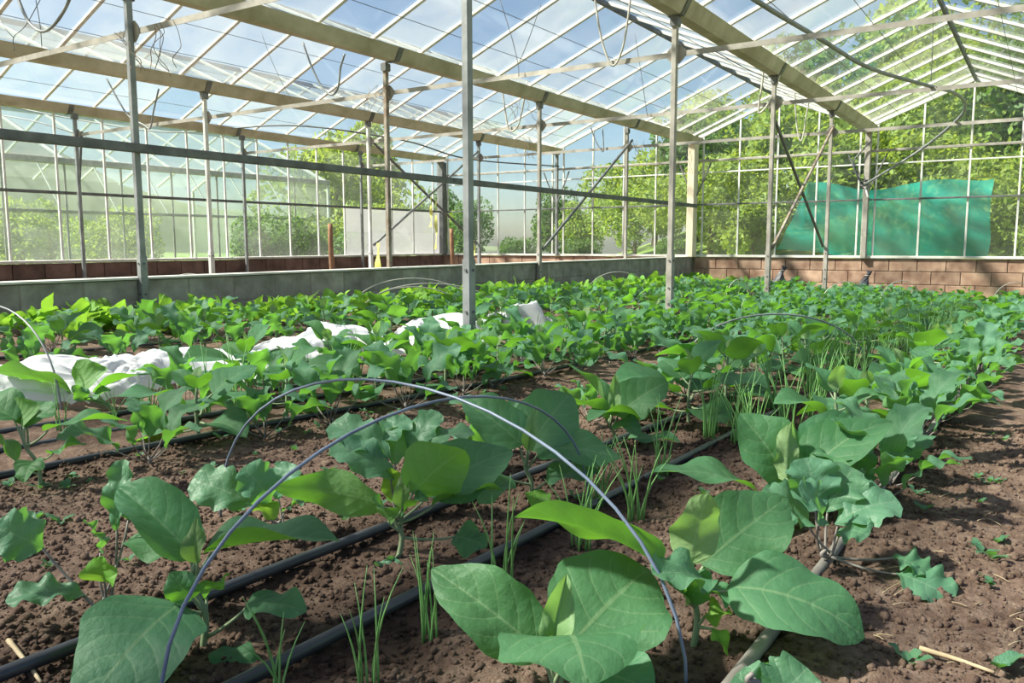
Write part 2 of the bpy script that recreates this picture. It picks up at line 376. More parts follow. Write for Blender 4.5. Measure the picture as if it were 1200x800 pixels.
# end wall
we = struct('wall_end', None, 'end wall of reddish blocks with glass above')
yr = YZ-0.2
M, Lw = wallM((SE+0.05, YB), (SE+0.05, yr))
M = M.copy()
def facing(p0, p1, side):
    """wall matrix whose block faces look to 'side' (a point)"""
    M, L = wallM(p0, p1); 
    y = M.col[1].to_3d(); s = Vector((*side, 0))-Vector((*p0, 0))
    if y.dot(s) > 0: M, L = wallM(p1, p0)
    return M, L
M, Lw = facing((SE+0.05, yr), (SE+0.05, YB), (0, 2)); blockwall(we, 0, Lw, M, 'red_block')
M, Lw = facing((SE+0.05, YB+.2), (SE+0.05, YD), (0, 8)); blockwall(we, 0, Lw, M, 'red_block')
bar('mortar_core', (SE+0.085, yr, 0.335), (SE+0.085, YD, 0.335), 0.13, 0.67, 'mortar', we, bev=False)
bar('sill', (SE+0.06, yr, 0.70), (SE+0.06, YD, 0.70), 0.20, 0.045, 'sill', we)
# side wall
wl = struct('wall_left', None, 'side wall of dark brown blocks with tall glass panes')
M, Lw = facing((3.6, YD), (SE, YD), (8, 0)); blockwall(wl, 0, Lw, M, 'brown_block')
bar('mortar_core', (3.6, YD+0.05, 0.335), (SE, YD+0.05, 0.335), 0.13, 0.67, 'mortar', wl, bev=False)
bar('sill', (3.6, YD+0.02, 0.70), (SE, YD+0.02, 0.70), 0.18, 0.04, 'sill', wl)

PANE = {}
def pane(parent, corners, m, nrm, t=0.004):
    """a sheet of glass with these corners (quad or triangle)"""
    c = [Vector(p) for p in corners]; n = Vector(nrm).normalized()*t/2; k = len(c); ctr = sum(c, Vector())/k
    V = [p-ctr-n for p in c]+[p-ctr+n for p in c]
    Fc = [tuple(range(k-1, -1, -1)), tuple(range(k, 2*k))]+[(i, (i+1) % k, k+(i+1) % k, k+i) for i in range(k)]
    key = (m,)+tuple(round(x, 3) for v in V for x in v)
    if key not in PANE: PANE[key] = mesh('pane', V, Fc, m)
    return obj('pane', PANE[key], parent, Matrix.Translation(ctr))
def roofz(y):
    """height of the roof underside above lateral position y"""
    g = [YY, YZ, YA, YB, YC, YD]
    for a, b in zip(g, g[1:]):
        if a <= y <= b:
            return ZE+(ZR-ZE)*(1-abs(2*(y-a)/(b-a)-1))
    return ZE
# end wall glazing
ends = []
for a, b in ((YZ, YA), (YA, YB), (YB, YC), (YC, YD)):
    wdt = b-a; ms = [a+0.14+(wdt-0.28)*k/4 for k in range(5)]
    for k, yv in enumerate(ms):
        if yv > yr: bar('mullion', (SE, yv, ZS+.03), (SE, yv, roofz(yv)-.02), 0.03, 0.035, 'white_bar', we, up=(1, 0, 0))
    edges = [a]+ms+[b]
    for y0, y1 in zip(edges, edges[1:]):
        if y0 < yr-0.3: continue
        zz = [ZS+.03, 1.2, ZP, 2.13, ZT]
        for z0, z1 in zip(zz, zz[1:]):
            pane(we, [(SE+.01, y0+.005, z0), (SE+.01, y1-.005, z0), (SE+.01, y1-.005, z1), (SE+.01, y0+.005, z1)], 'wall_glass', (1, 0, 0))
        ym = (a+b)/2
        top = [(SE+.01, y0+.005, ZT), (SE+.01, y1-.005, ZT), (SE+.01, y1-.005, roofz(y1))]
        if y0 < ym < y1: top.append((SE+.01, ym, ZR))
        top.append((SE+.01, y0+.005, roofz(y0)))
        pane(we, top, 'wall_glass', (1, 0, 0))
    ym = (a+b)/2
    for p, q in ((a, ym), (ym, b)):
        bar('gable_bar', (SE, p, roofz(p)-.01), (SE, q, roofz(q)-.01), 0.05, 0.06, 'white_bar', we)
bar('glazing_rail', (SE-.04, yr, ZP), (SE-.04, YD, ZP), 0.03, 0.03, 'dark_steel', we)
bar('glazing_rail', (SE-.03, yr, ZT), (SE-.03, YD, ZT), 0.03, 0.045, 'pale_steel', we)
bar('glazing_rail', (SE-.01, yr, 2.33), (SE-.01, YD, 2.33), 0.02, 0.025, 'white_bar', we)
# end columns
bar('corner_column', (SE-.12, YB+.03, ZS), (SE-.12, YB+.03, ZG), 0.16, 0.20, 'cream_paint', we, up=(1, 0, 0))
bar('corner_column', (SE-.06, YA, ZS), (SE-.06, YA, ZG), 0.10, 0.09, 'pale_steel', we, up=(1, 0, 0))
bar('corner_column', (SE-.06, YC, ZS), (SE-.06, YC, ZG), 0.06, 0.06, 'steel', we, up=(1, 0, 0))
bar('corner_column', (SE-.08, YD-.02, ZS), (SE-.08, YD-.02, ZG), 0.20, 0.16, 'dark_steel', we, up=(1, 0, 0))
for yy in (YA, YB, YC):
    for s in (-1, 1): bar('knee_strut', (SE-.08, yy+s*.03, 1.85), (SE-.08, yy+s*.32, 2.50), 0.025, 0.025, 'dark_steel', we)
# side wall glazing
ml = [9.53+0.735*k for k in range(-8, 9)]
for xv in ml: bar('mullion', (xv, YD, ZS+.03), (xv, YD, ZG+.06), 0.03, 0.035, 'white_bar', wl)
for x0, x1 in zip(ml, ml[1:]+[SE]):
    for z0, z1 in ((ZS+.03, 1.2), (1.2, ZP), (ZP, 2.3), (2.3, ZG+.06)):
        g = 'frosted_glass' if (x0 > 12.3 and z1 <= ZP) else 'wall_glass'
        pane(wl, [(x0+.005, YD+.01, z0), (x1-.005, YD+.01, z0), (x1-.005, YD+.01, z1), (x0+.005, YD+.01, z1)], g, (0, 1, 0))
bar('glazing_rail', (3.6, YD-.04, ZP), (SE, YD-.04, ZP), 0.035, 0.045, 'dark_steel', wl)
bar('glazing_rail', (9.0, YD-.04, 2.45), (SE, YD-.04, 2.45), 0.03, 0.04, 'pale_steel', wl)

# roof: one 'ceiling' per span
raft = [SE-0.375-0.75*k for k in range(28)]
gut = [YY, YZ, YA, YB, YC, YD]
spanlab = ['glass roof span to the far side of the path', 'glass roof span above the path and first bed', 'glass roof span between first and second gutters',
           'glass roof span beyond the grey block wall', 'glass roof span against the side wall']
for si, (a, b) in enumerate(zip(gut, gut[1:])):
    c = struct('ceiling', None, spanlab[si]); ym = (a+b)/2
    bar('ridge_beam', (S0, ym, ZR-.01), (SE, ym, ZR-.01), 0.04, 0.06, 'dark_steel', c)
    for side in (0, 1):
        ye = a if side == 0 else b; yl = ye+(0.06 if side == 0 else -0.06)
        p = np.array([ye, ZE]); q = np.array([ym, ZR]); n = Vector((0, -(q-p)[1], (q-p)[0])) * (1 if side == 0 else -1)
        for k, xv in enumerate(raft):
            if si == 0 and xv < 4: continue
            bar('glazing_bar', (xv, yl, ZE+.012), (xv, ym, ZR+.01), 0.04, 0.035, 'white_bar', c)
            x1 = raft[k-1] if k else SE+.02
            g = 'milky_roof_glass' if (random.random() < (0.85 if (xv < 6.5 or si == 3) else 0.5)) else 'roof_glass'
            pane(c, [(xv+.004, yl, ZE+.03), (x1-.004, yl, ZE+.03), (x1-.004, ym, ZR+.028), (xv+.004, ym, ZR+.028)], g, n)
    # shading wires under the glass
    for t in (0.3, 0.62):
        for s in (0, 1):
            ye = a if s == 0 else b; yv = ye+(ym-ye)*t
            bar('wire', (S0, yv, ZE+(ZR-ZE)*t-.03), (SE, yv, ZE+(ZR-ZE)*t-.03), 0.005, 0.005, 'dark_steel', c, bev=False)
# gutters
prof = [(-.055, 0), (.055, 0), (.075, .03), (.125, .13), (.105, .135), (.06, .05), (-.06, .05), (-.105, .135), (-.125, .13), (-.075, .03)]
def gutter(y, label):
    x0, x1 = S0, SE-.03; k = len(prof)
    V = [(x0, y+p, ZG+q) for p, q in prof]+[(x1, y+p, ZG+q) for p, q in prof]
    Fc = [(i, (i+1) % k, k+(i+1) % k, k+i) for i in range(k)]+[tuple(range(k-1, -1, -1)), tuple(range(k, 2*k))]
    g = thing('roof_gutter', label, 'gutter', ((x0+x1)/2, y, ZG), 0)
    o = obj('channel', mesh('channel', V, Fc, 'gutter_metal'), g, Matrix.Translation((-(x0+x1)/2, -y, -ZG)))
    for s in POSTS[1:7]:
        W = [(xx, y+p*1.06, ZG+q*1.0-.006) for xx in (s-.035, s+.035) for p, q in [(-.06, 0), (.06, 0), (.08, .03), (.128, .125), (.12, .125), (.06, .02), (-.06, .02), (-.12, .125), (-.128, .125), (-.08, .03)]]
        W = [(v[0]-(x0+x1)/2, v[1]-y, v[2]-ZG) for v in W]
        obj('saddle_clamp', mesh('saddle_clamp', W, [(i, (i+1) % 10, 10+(i+1) % 10, 10+i) for i in range(10)]+[tuple(range(9, -1, -1)), tuple(range(10, 20))], 'dark_steel'), g)
gutter(YA, 'beige metal gutter above the posts in the crop')
gutter(YB, 'beige metal gutter running above the grey block wall')
gutter(YC, 'beige metal gutter between grey block wall and side wall')
gutter(YD, 'beige metal gutter along the top of the side wall')
gutter(YZ, 'beige metal gutter beyond the bare soil path')

# posts
GUS = mesh('gusset_plate', [(s*.004, math.cos(t)*.085, math.sin(t)*.085) for s in (-1, 1) for t in [math.pi/8+i*math.pi/4 for i in range(8)]],
           [tuple(range(7, -1, -1)), tuple(range(8, 16))]+[(i, (i+1) % 8, 8+(i+1) % 8, 8+i) for i in range(8)], 'pale_steel')
BOLT = mesh('bolt', [(s*.006, math.cos(t)*.009, math.sin(t)*.009) for s in (-1, 1) for t in [i*math.pi/3 for i in range(6)]],
            [tuple(range(5, -1, -1)), tuple(range(6, 12))]+[(i, (i+1) % 6, 6+(i+1) % 6, 6+i) for i in range(6)], 'dark_steel')
def post(x, y, z0, label, group=None, m='steel', wd=0.048, sleeve=True):
    t = thing('greenhouse_post', label, 'post', (x, y, z0), 0, group)
    bar('shaft', (0, 0, 0), (0, 0, ZG-z0), wd, wd, m, t, up=(1, 0, 0))
    if sleeve:
        bar('base_sleeve', (0, 0, 0), (0, 0, 0.86-z0), wd+.012, wd+.012, m, t, up=(1, 0, 0))
        for zb in (0.42, 0.56, 0.80):
            if zb > z0+.05: obj('bolt', BOLT, t, Matrix.Translation((-wd/2-.008, 0, zb-z0)))
            if zb > z0+.05: obj('bolt', BOLT, t, Matrix.Translation((0, -wd/2-.008, zb-z0)) @ Matrix.Rotation(math.pi/2, 4, 'Z'))
    obj('gusset_plate', GUS, t, Matrix.Translation((wd/2+.004, 0, ZT-z0)))
    bar('top_bracket', (-.04, 0, ZG-z0-.05), (.04, 0, ZG-z0-.05), wd+.02, 0.08, 'dark_steel', t)
    return t
ga = 'posts in the crop'
post(POSTS[4], YA, .2, 'bare grey steel post standing alone among the plants, with bolted base sleeve', None)
post(POSTS[3], YA, 0, 'pale steel post in the crop between the lone post and the X-braced pair', None, 'pale_steel')
post(POSTS[2], YA, 0, 'pale steel post of X-braced pair, one nearer the hanging pipe loops', None, 'pale_steel')
post(POSTS[1], YA, 0, 'pale steel post of X-braced pair, one nearer the green net', None, 'pale_steel')
post(POSTS[4], YB, 0, 'grey steel post standing before the dark grey end of block wall', None)
post(POSTS[3], YB+.1, ZS, 'brown rusty steel post rising from the grey block wall', None, 'rusty_steel', sleeve=False)
post(POSTS[2], YB, 0, 'steel post before the grey wall at foot of a single diagonal brace', None, 'pale_steel')
post(POSTS[1], YB+.1, ZS, 'steel post on the grey wall at top of a single diagonal brace', None, 'pale_steel', sleeve=False)
for i, lb in ((3, 'pale post beyond the grey wall, before the neighbouring greenhouse'), (2, 'pale post beyond the grey wall beside the yellow tape strips'), (1, 'thin post beyond the grey wall at foot of a dark brace')):
    post(POSTS[i], YC, 0, lb, None, 'white_bar' if i > 1 else 'steel')
for i in (3, 2, 1):
    post(POSTS[i], YD-.17, 0, 'grey steel post standing against the glass side wall', 'posts along the side wall', 'steel', sleeve=False)

# rails, ties and braces
tag(bar('side_rail', (S0, YB-.045, 1.6825), (SE-.1, YB-.045, 1.6825), 0.045, 0.07, 'dark_steel'), 'dark steel rail bolted along the posts of the grey wall', 'rail')
tl = ['pale cross tie bar under the roof, fixed to X-braced post nearer the net', 'pale cross tie bar under the roof, carrying the end of long grey hose',
      'pale cross tie bar under the roof, fixed to the post past the lone post', 'pale cross tie bar under the roof, fixed to the lone grey post']
for i in range(1, 5):
    t = thing('tie_bar', tl[i-1], 'tie bar', (POSTS[i], 4.5, ZT))
    y0, y1 = (YZ-4.5, YD-4.5)
    bar('web', (.035, y0, 0), (.035, y1, 0), 0.005, 0.045, 'pale_steel', t, bev=False)
    bar('flange', (.054, y0, .021), (.054, y1, .021), 0.04, 0.005, 'pale_steel', t, bev=False)
def brace(p0, p1, label, m='dark_steel'):
    tag(bar('diagonal_brace', p0, p1, 0.03, 0.035, m), label, 'brace')
brace((POSTS[2]+.03, YA-.04, .90), (POSTS[1]-.03, YA-.04, 2.64), 'diagonal brace of the crop X brace, rising towards the green net', 'rusty_steel')
brace((POSTS[2]+.03, YA+.04, 2.5), (POSTS[1]-.03, YA+.04, .90), 'diagonal brace of the crop X brace, falling towards the green net')
brace((POSTS[2]+.03, YB-.04, .87), (POSTS[1]-.03, YB-.01, 2.66), 'single dark diagonal brace above the grey block wall')
brace((POSTS[2]+.03, YC-.04, .93), (POSTS[1]-.03, YC-.04, 2.69), 'pale diagonal brace crossing a dark one beyond the grey wall', 'steel')
brace((POSTS[2]+.03, YC+.04, 2.63), (POSTS[1]-.03, YC+.04, .96), 'dark diagonal brace crossing a pale one beyond the grey wall')
brace((POSTS[3]+.03, YD-.12, 1.8), (POSTS[3]+.12, YD-.12, 2.62), 'short dark strut on the post before the neighbouring greenhouse')
# hoses under the roof
hp = [(6.0, 885, 0), (7.3, 960, 45), (8.6, 1020, 80), (9.8, 1090, 101), (10.7, 1118, 109), (11.7, 1131, 122), (12.8, 1121, 141), (14.2, 1075, 178), (15.6, 1012, 217)]
def ats(s, px, py):
    r = FWD+RGT*(px-600)/FPX+UPV*(400-py)/FPX; return CAM+r*s/r[0]
P = [ats(*h) for h in hp]; P = [2*P[0]-P[1]+np.array([0, 0, .05])]+P
tag(tube('irrigation_hose', spline(P, 8), 0.019, 'pipe_grey', 8), 'long grey irrigation hose arching under the roof to a post', 'hose')
t = thing('hose_knot', 'dark hose end knotted with white tape on the end column', 'hose end', tuple(ats(15.6, 1012, 217)))
P0 = ats(15.6, 1012, 217)
tube('hose_tail', spline([(0, 0, 0), (-.05, .10, .18), (0, .18, .42), (.05, .05, .62), (.03, -.08, .75)], 6), 0.012, 'hose_plastic', 6, t)
tube('wrapping', spline([(.06*math.cos(a), .06*math.sin(a), -.05+.012*a) for a in np.linspace(0, 14, 22)], 2), 0.012, 'hose_plastic', 5, t)
tube('tape_end', spline([(0, -.02, -.02), (-.03, -.06, -.12), (-.02, -.09, -.22)], 5), (np.array([.012]*5+[.018]*6)), 'white_wash', 5, t)
def ploop(s, pts, label, r=0.012, m='pipe_grey'):
    tag(tube('hanging_pipe_loop', spline([ats(s, x, y) for x, y in pts], 6), r, m, 6), label, 'pipe loop')
ploop(3.8, [(12, -30), (22, 0), (34, 26), (50, 37), (66, 26), (81, 0), (88, -30)], 'thick grey U-shaped pipe loop hanging beside the tie bar above lone post row', 0.013)
ploop(6.8, [(696, -25), (698, 5), (706, 50), (718, 77), (730, 55), (738, 5), (740, -25)], 'pale U-shaped pipe loop hanging between lone post and next post', 0.010, 'pale_rod')
ploop(6.8, [(355, 50), (364, 75), (376, 100), (388, 111), (396, 103), (399, 80), (404, 63)], 'grey U-shaped pipe loop hanging below gutter by the rusty post')
ploop(9.8, [(587, 92), (590, 115), (595, 148), (600, 154), (608, 145), (614, 118), (618, 95)], 'thin pipe loop with wire hanging below gutter behind the lone post', 0.012, 'pale_rod')
ploop(9.8, [(895, 50), (894, 90), (889, 126), (891, 132), (900, 122), (910, 100), (915, 82)], 'pale pipe loop hanging at head of X-braced posts', 0.012, 'pale_rod')
ploop(12.8, [(931, 105), (933, 140), (936, 160), (939, 165), (942, 155), (945, 135), (948, 118)], 'thin pale pipe loop hanging before the end gable', 0.011, 'pale_rod')
ploop(12.8, [(692, 148), (698, 165), (704, 175), (707, 177), (707, 165), (706, 150)], 'thin dark pipe loop hanging near the tree-side end wall', 0.011)
ploop(6.8, [(125, 92), (140, 120), (152, 137), (168, 146), (176, 150), (180, 130), (186, 104)], 'thin dark pipe loop hanging beyond the post of the grey wall')
# long cable sagging beyond the wall
tag(tube('cable', spline([ats(8.0, -20, 118), ats(8.6, 90, 140), ats(9.3, 200, 155), ats(10.0, 340, 147), ats(11, 470, 164), ats(12.0, 548, 186), ats(14, 655, 195)], 8), 0.014, 'dark_steel', 6), 'dark cable sagging between posts beyond the grey wall', 'cable')
tag(tube('cable', spline([ats(8.0, -20, 132), ats(8.2, 40, 142), ats(8.6, 100, 160), ats(9.2, 170, 178)], 8), 0.012, 'dark_steel', 6), 'dark cable slanting down to rail by the neighbouring greenhouse', 'cable')
# hanging wires with dried vines
for k, (s, pts) in enumerate([(6.8, [(586, 0), (600, 45), (607, 75), (608, 90)]), (6.8, [(634, 5), (620, 45), (609, 72)]), (9.8, [(744, 40), (752, 90), (757, 125), (759, 136)]),
                              (6.8, [(306, 38), (318, 70), (330, 96), (341, 116)]), (3.8, [(42, 0), (47, 30), (49, 55)]), (3.8, [(0, 24), (10, 38), (16, 44)]), (3.8, [(47, 0), (30, 30), (16, 44), (17, 60)]),
                              (9.8, [(1093, -5), (1093, 50), (1091, 95)]), (6.8, [(838, 60), (870, 78), (900, 92)])]):
    tag(tube('hanging_wire', spline([ats(s, x, y) for x, y in pts], 5), 0.004, 'dark_steel', 4), 'thin twisted wire hanging below the glass roof', 'wire', 'wires hanging under the roof')
for k, (s, x, y, n) in enumerate([(3.8, 135, 38, .30), (3.8, 195, 25, .35), (6.8, 443, 100, .30), (12.8, 745, 165, .35), (15.0, 770, 165, .75), (15.0, 803, 170, .55), (13, 615, 160, .4), (15.0, 690, 200, .4), (9.8, 605, 118, .3)]):
    p = ats(s, x, y); V = []; Fc = []
    for j in range(5):
        q = p+np.array([0, random.uniform(-.16, .16), 0]); pts = [q]
        for i in range(5): pts.append(pts[-1]+np.array([random.uniform(-.05, .05), random.uniform(-.07, .07), -n/5]))
        v, f = tube_geo(spline(pts, 3), 0.0028, 4); Fc += [tuple(a+len(V) for a in ff) for ff in f]; V += v
    tag(stuff(obj('dried_vine', mesh('dried_vine', V, Fc, 'dried_vine'))), 'wisps of brown dried vine dangling from the roof frame', 'dried vine', 'dried vines')

# ------------------------------------------------------------------ beyond the glass
# shade net hung outside the end wall
def netmesh():
    nu, nv = 44, 26; V = []
    for i in range(nu+1):
        for j in range(nv+1):
            u = i/nu; v = j/nv
            y = 4.35-3.45*u-.02*math.sin(7*v)*(u > .9)-(1-u)**6*.35*v; top = 2.12+.06*math.sin(u*11)-.25*u*(1-u)*2; bot = 0.66+.10*math.sin(u*6+1)+.2*max(0, .25-u)*4*.4
            z = bot+(top-bot)*v; x = 16.75+.07*math.sin(u*16+v*5)+.05*math.sin((u*1.2+v*.9)*19)+.03*math.sin(u*44+v*11)
            V.append((x, y+.25*(1-v)*(u < .12), z))
    Fc = [(i*(nv+1)+j, (i+1)*(nv+1)+j, (i+1)*(nv+1)+j+1, i*(nv+1)+j+1) for i in range(nu) for j in range(nv)]
    return mesh('shade_net', V, Fc, 'shade_net', True)
tag(obj('shade_net', netmesh()), 'turquoise green net hanging in folds outside the end wall', 'net')

def crown(seed, n, rx, rz, size, m, blobs=16):
    r = np.random.default_rng(seed); V = np.zeros((n*4, 3))
    c = r.normal(size=(blobs, 3)); c /= np.linalg.norm(c, axis=1)[:, None]; c *= r.uniform(.25, .78, (blobs, 1)); rad = r.uniform(.28, .48, blobs)
    k = r.integers(0, blobs, n); d = r.normal(size=(n, 3)); d /= np.linalg.norm(d, axis=1)[:, None]
    P = c[k]+d*(rad[k]*r.uniform(.75, 1.05, n))[:, None]; P *= np.array([rx, rx, rz])
    a = r.normal(size=(n, 3)); a /= np.linalg.norm(a, axis=1)[:, None]; b = np.cross(a, r.normal(size=(n, 3))); b /= np.linalg.norm(b, axis=1)[:, None]
    s = size*r.uniform(.6, 1.3, (n, 1))
    V[0::4] = P-a*s; V[1::4] = P+b*s*.45; V[2::4] = P+a*s; V[3::4] = P-b*s*.45
    V[:, 2] += rz
    F4 = np.arange(n*4).reshape(n, 4); uv = np.tile(np.array([[0, .5], [.5, 1], [1, .5], [.5, 0]]), (n, 1))
    return mesh('crown', V, F4, m, False, uv)
CR = [crown(11, 6500, 1.9, 2.0, .11, 'tree_leaf'), crown(12, 6500, 2.2, 1.7, .10, 'tree_leaf', 20), crown(13, 6000, 1.6, 2.1, .11, 'dark_tree_leaf'), crown(14, 5000, 1.5, 1.1, .09, 'dark_tree_leaf', 14)]
def tree(x, y, sc, k, label, group, lift=0.5, name='tree'):
    z = bank(x, y); t = thing(name, label, 'tree' if name == 'tree' else 'bush', (x, y, z), random.uniform(0, 6), group)
    t.scale = (sc, sc, sc)
    stuff(obj('crown', CR[k], t, Matrix.Translation((0, 0, lift))))
    V, Fc = tube_geo(spline([(0, 0, -.3), (.05, 0, .5), (-.04, .06, 1.2), (.05, 0, 2.2)], 4), np.linspace(.11, .04, 13), 7)
    obj('trunk', mesh('trunk', V, Fc, 'bark', True), t)
lb1, lb2 = 'yellow-green leafy tree on the bank behind the end wall', 'darker green tree on the bank behind the end wall'
for (x, y, sc, k) in [(20.5, -1.5, 1.0, 0), (20.3, 1.6, .85, 1), (20.6, 4.3, .95, 0), (20.4, 7.3, .85, 1), (22.5, -3.2, 1.2, 1), (23, 0.2, 1.15, 2), (23, 3.0, 1.1, 1), (23.2, 5.8, 1.05, 0), (23, 8.6, .9, 2), (26, -2, 1.4, 0), (26, 2.2, 1.35, 1),
                      (26, 6.2, 1.15, 2), (21.4, 9.8, .6, 1), (22, 12.0, .5, 0), (24, 14, .6, 2), (30, -2, 1.8, 2), (30, 4, 1.5, 0), (33, 8, 1.2, 1), (19.6, .2, .55, 0), (19.3, 3.2, .5, 1), (19.5, 5.9, .55, 0), (19.4, -2.2, .6, 1), (24.5, 10.6, 1.0, 1), (28, 10, 1.2, 0)]:
    tree(x, y, sc, k, lb2 if k >= 2 else lb1, 'dark trees on the bank' if k >= 2 else 'bright trees on the bank', .3)
for (x, y, sc, k) in [(19, 10.2, .42, 3), (19.2, 12.3, .45, 3), (20, 14.6, .55, 2), (22, 17, .6, 0), (25, 20, .75, 2), (19.0, 7.6, .4, 3)]:
    tree(x, y, sc, k, 'low bush outside the end wall beyond the grey block wall', 'bushes outside the far end', .2, 'bush')
tree(15.6, 15.4, .62, 3, 'dense dark green bush between the side wall and next greenhouse', None, .0, 'bush')
tree(12.5, 14.9, .46, 2, 'tall narrow dark bush outside the side wall, before the neighbouring greenhouse', None, -.3, 'bush')
tree(13.9, 15.2, .46, 2, 'tall narrow dark bush outside the side wall, beside the dense low bush', None, -.3, 'bush')
tree(17.5, 16.6, .75, 1, 'light green bush past the end of neighbouring greenhouse', None, .0, 'bush')
tree(21, 21, 1.25, 1, 'tall pale green tree rising behind the neighbouring greenhouse end', None, .6)
tree(25, 24, 1.5, 0, 'tall tree standing farther behind the neighbouring greenhouse end', None, .6)
tree(10.5, 15.3, .30, 3, 'small green shrub outside the side wall beside tall grass', None, .0, 'bush')
for (x, y, sc, k) in [(6, 26.5, .8, 0), (9.5, 27, .9, 1), (13, 26.5, .8, 0), (16.5, 27.5, .9, 1), (3, 27, .9, 1)]:
    tree(x, y, sc, k, 'yellow-green bush seen through the neighbouring greenhouse', 'bushes behind the neighbouring greenhouse', -.3, 'bush')
# grass tufts along the side wall outside
r = np.random.default_rng(3); V = []; Fc = []; 
for i in range(5000):
    x = r.uniform(5, 18); y = r.uniform(12.6, 16.8); h = r.uniform(.1, .55); a = r.uniform(0, 6.28); dx, dy = math.cos(a)*.012, math.sin(a)*.012; lx, ly = r.normal(0, .08, 2); k = len(V)
    V += [(x-dx, y-dy, -.05), (x+dx, y+dy, -.05), (x+lx, y+ly, h)]; Fc.append((k, k+1, k+2))
g = stuff(obj('tall_grass', mesh('tall_grass', V, Fc, 'bright_leaf', False, np.tile(np.array([[0, 0], [0, 1], [1, .5]]), (5000, 1))))); g['label'] = 'tall rough grass growing outside the side wall'; g['category'] = 'grass'
# far wooded hill
hx = np.linspace(-40, 110, 60); V = []; Fc = []
for i, x in enumerate(hx):
    top = 27*math.exp(-((x-38)/42)**2)*(1-.25*math.sin(x*.11))+2.2*float(vnoise(np.array([x*.35]), np.array([2.]), 5)[0])
    for j, (yy, f) in enumerate(((115, -.1), (140, .6), (160, .92), (175, 1.0), (195, .9), (230, -.1))): V.append((x*1.25, yy-.35*max(0, x-20), top*f))
Fc = [(i*6+j, (i+1)*6+j, (i+1)*6+j+1, i*6+j+1) for i in range(59) for j in range(5)]
struct('hill', mesh('hill', V, Fc, 'far_hill', True), 'far wooded hill seen through the side roof')
CR.append(crown(15, 1600, 3.4, 4.6, .5, 'dark_tree_leaf', 14))

# neighbouring greenhouse
YN = 18.0
t = thing('neighbouring_greenhouse', 'white-framed glass greenhouse with sloping roof standing outside the side wall', 'greenhouse', (9, YN, 0))
def nb(name, p0, p1, wy, wz, m, up=(0, 0, 1)):
    o = bar(name, (p0[0]-9, p0[1]-YN, p0[2]), (p1[0]-9, p1[1]-YN, p1[2]), wy, wz, m, t, up); return o
n0, n1 = 2.0, 17.6
nb('eaves_gutter', (n0, YN, 2.74), (n1, YN, 2.74), 0.18, 0.14, 'pale_steel')
nb('mid_rail', (n0, YN, 1.66), (n1, YN, 1.66), 0.05, 0.06, 'pale_steel')
nb('base_wall', (n0, YN, 0.15), (n1, YN, 0.15), 0.12, 0.5, 'grey_block')
nb('ridge_bar', (n0, YN+3.2, 4.2), (n1, YN+3.2, 4.2), 0.08, 0.10, 'white_bar')
nb('roof_purlin', (n0, YN+1.5, 3.46), (n1, YN+1.5, 3.46), 0.04, 0.05, 'white_bar')
def npane(c, m, n): 
    o = pane(t, [(p[0]-9, p[1]-YN, p[2]) for p in c], m, n)
k = n0
while k < n1-.1:
    nb('roof_bar', (k, YN+.05, 2.8), (k, YN+3.2, 4.2), 0.06, 0.06, 'white_bar')
    nb('roof_bar', (k, YN+6.4, 2.8), (k, YN+3.2, 4.2), 0.06, 0.06, 'white_bar')
    nb('mullion', (k, YN, .4), (k, YN, 2.7), 0.04, 0.04, 'pale_steel')
    e = min(k+1.3, n1)
    npane([(k, YN+.05, 2.84), (e, YN+.05, 2.84), (e, YN+3.2, 4.24), (k, YN+3.2, 4.24)], 'hazy_glass', (0, -.4, .9))
    npane([(k, YN+6.4, 2.84), (e, YN+6.4, 2.84), (e, YN+3.2, 4.24), (k, YN+3.2, 4.24)], 'hazy_glass', (0, .4, .9))
    npane([(k, YN, .4), (e, YN, .4), (e, YN, 1.64), (k, YN, 1.64)], 'hazy_glass', (0, 1, 0))
    npane([(k, YN, 1.68), (e, YN, 1.68), (e, YN, 2.7), (k, YN, 2.7)], 'hazy_glass', (0, 1, 0))
    nb('stay', (k, YN+.2, 1.7), (k, YN+1.2, 2.9), 0.03, 0.03, 'white_bar')
    k += 1.3
nb('gable_bar', (n1, YN, 2.74), (n1, YN+3.2, 4.2), 0.06, 0.08, 'white_bar'); nb('gable_bar', (n1, YN+6.4, 2.74), (n1, YN+3.2, 4.2), 0.06, 0.08, 'white_bar')
nb('corner_post', (n1, YN, 0), (n1, YN, 2.7), 0.08, 0.08, 'white_bar', (1, 0, 0)); nb('corner_post', (n1, YN+6.4, 0), (n1, YN+6.4, 2.7), 0.08, 0.08, 'white_bar', (1, 0, 0))
npane([(n1, YN, .4), (n1, YN+6.4, .4), (n1, YN+6.4, 2.74), (n1, YN+3.2, 4.2), (n1, YN, 2.74)], 'hazy_glass', (1, 0, 0))

# ------------------------------------------------------------------ on the soil: hoses, hoops, fleece, stakes, bags
def dripline(y, x0, x1, label, m, r=0.016, amp=.02, ph=0.0):
    pts = [(x, y+amp*math.sin(x*.9+ph)+amp*.4*math.sin(x*2.3+ph*2), float(soil_base(x, y))+r*.9) for x in np.arange(x0, x1, .35)]
    tag(tube('drip_hose', spline(pts, 3), r, m, 8), label, 'hose')
dripline(.307, 0.1, 15.6, 'dusty grey drip hose along the kale at the path edge', 'dusty_hose', .0105, .008, 1)
dripline(.825, 0.1, 15.6, 'dark drip hose running through the onion clumps of first bed', 'hose_plastic', .0105, .01, .3)
dripline(1.105, 0.1, 15.6, 'black drip hose along the aubergine row beside the bare lane', 'hose_plastic', .0105, .012, 2.4)
dripline(2.13, 0.1, 15.6, 'black drip hose on the far edge of the bare lane', 'hose_plastic', .0105, .03, 1.9)
dripline(2.40, 0.1, 15.6, 'black drip hose in middle of second bed', 'hose_plastic', .0105, .03, 1.6)
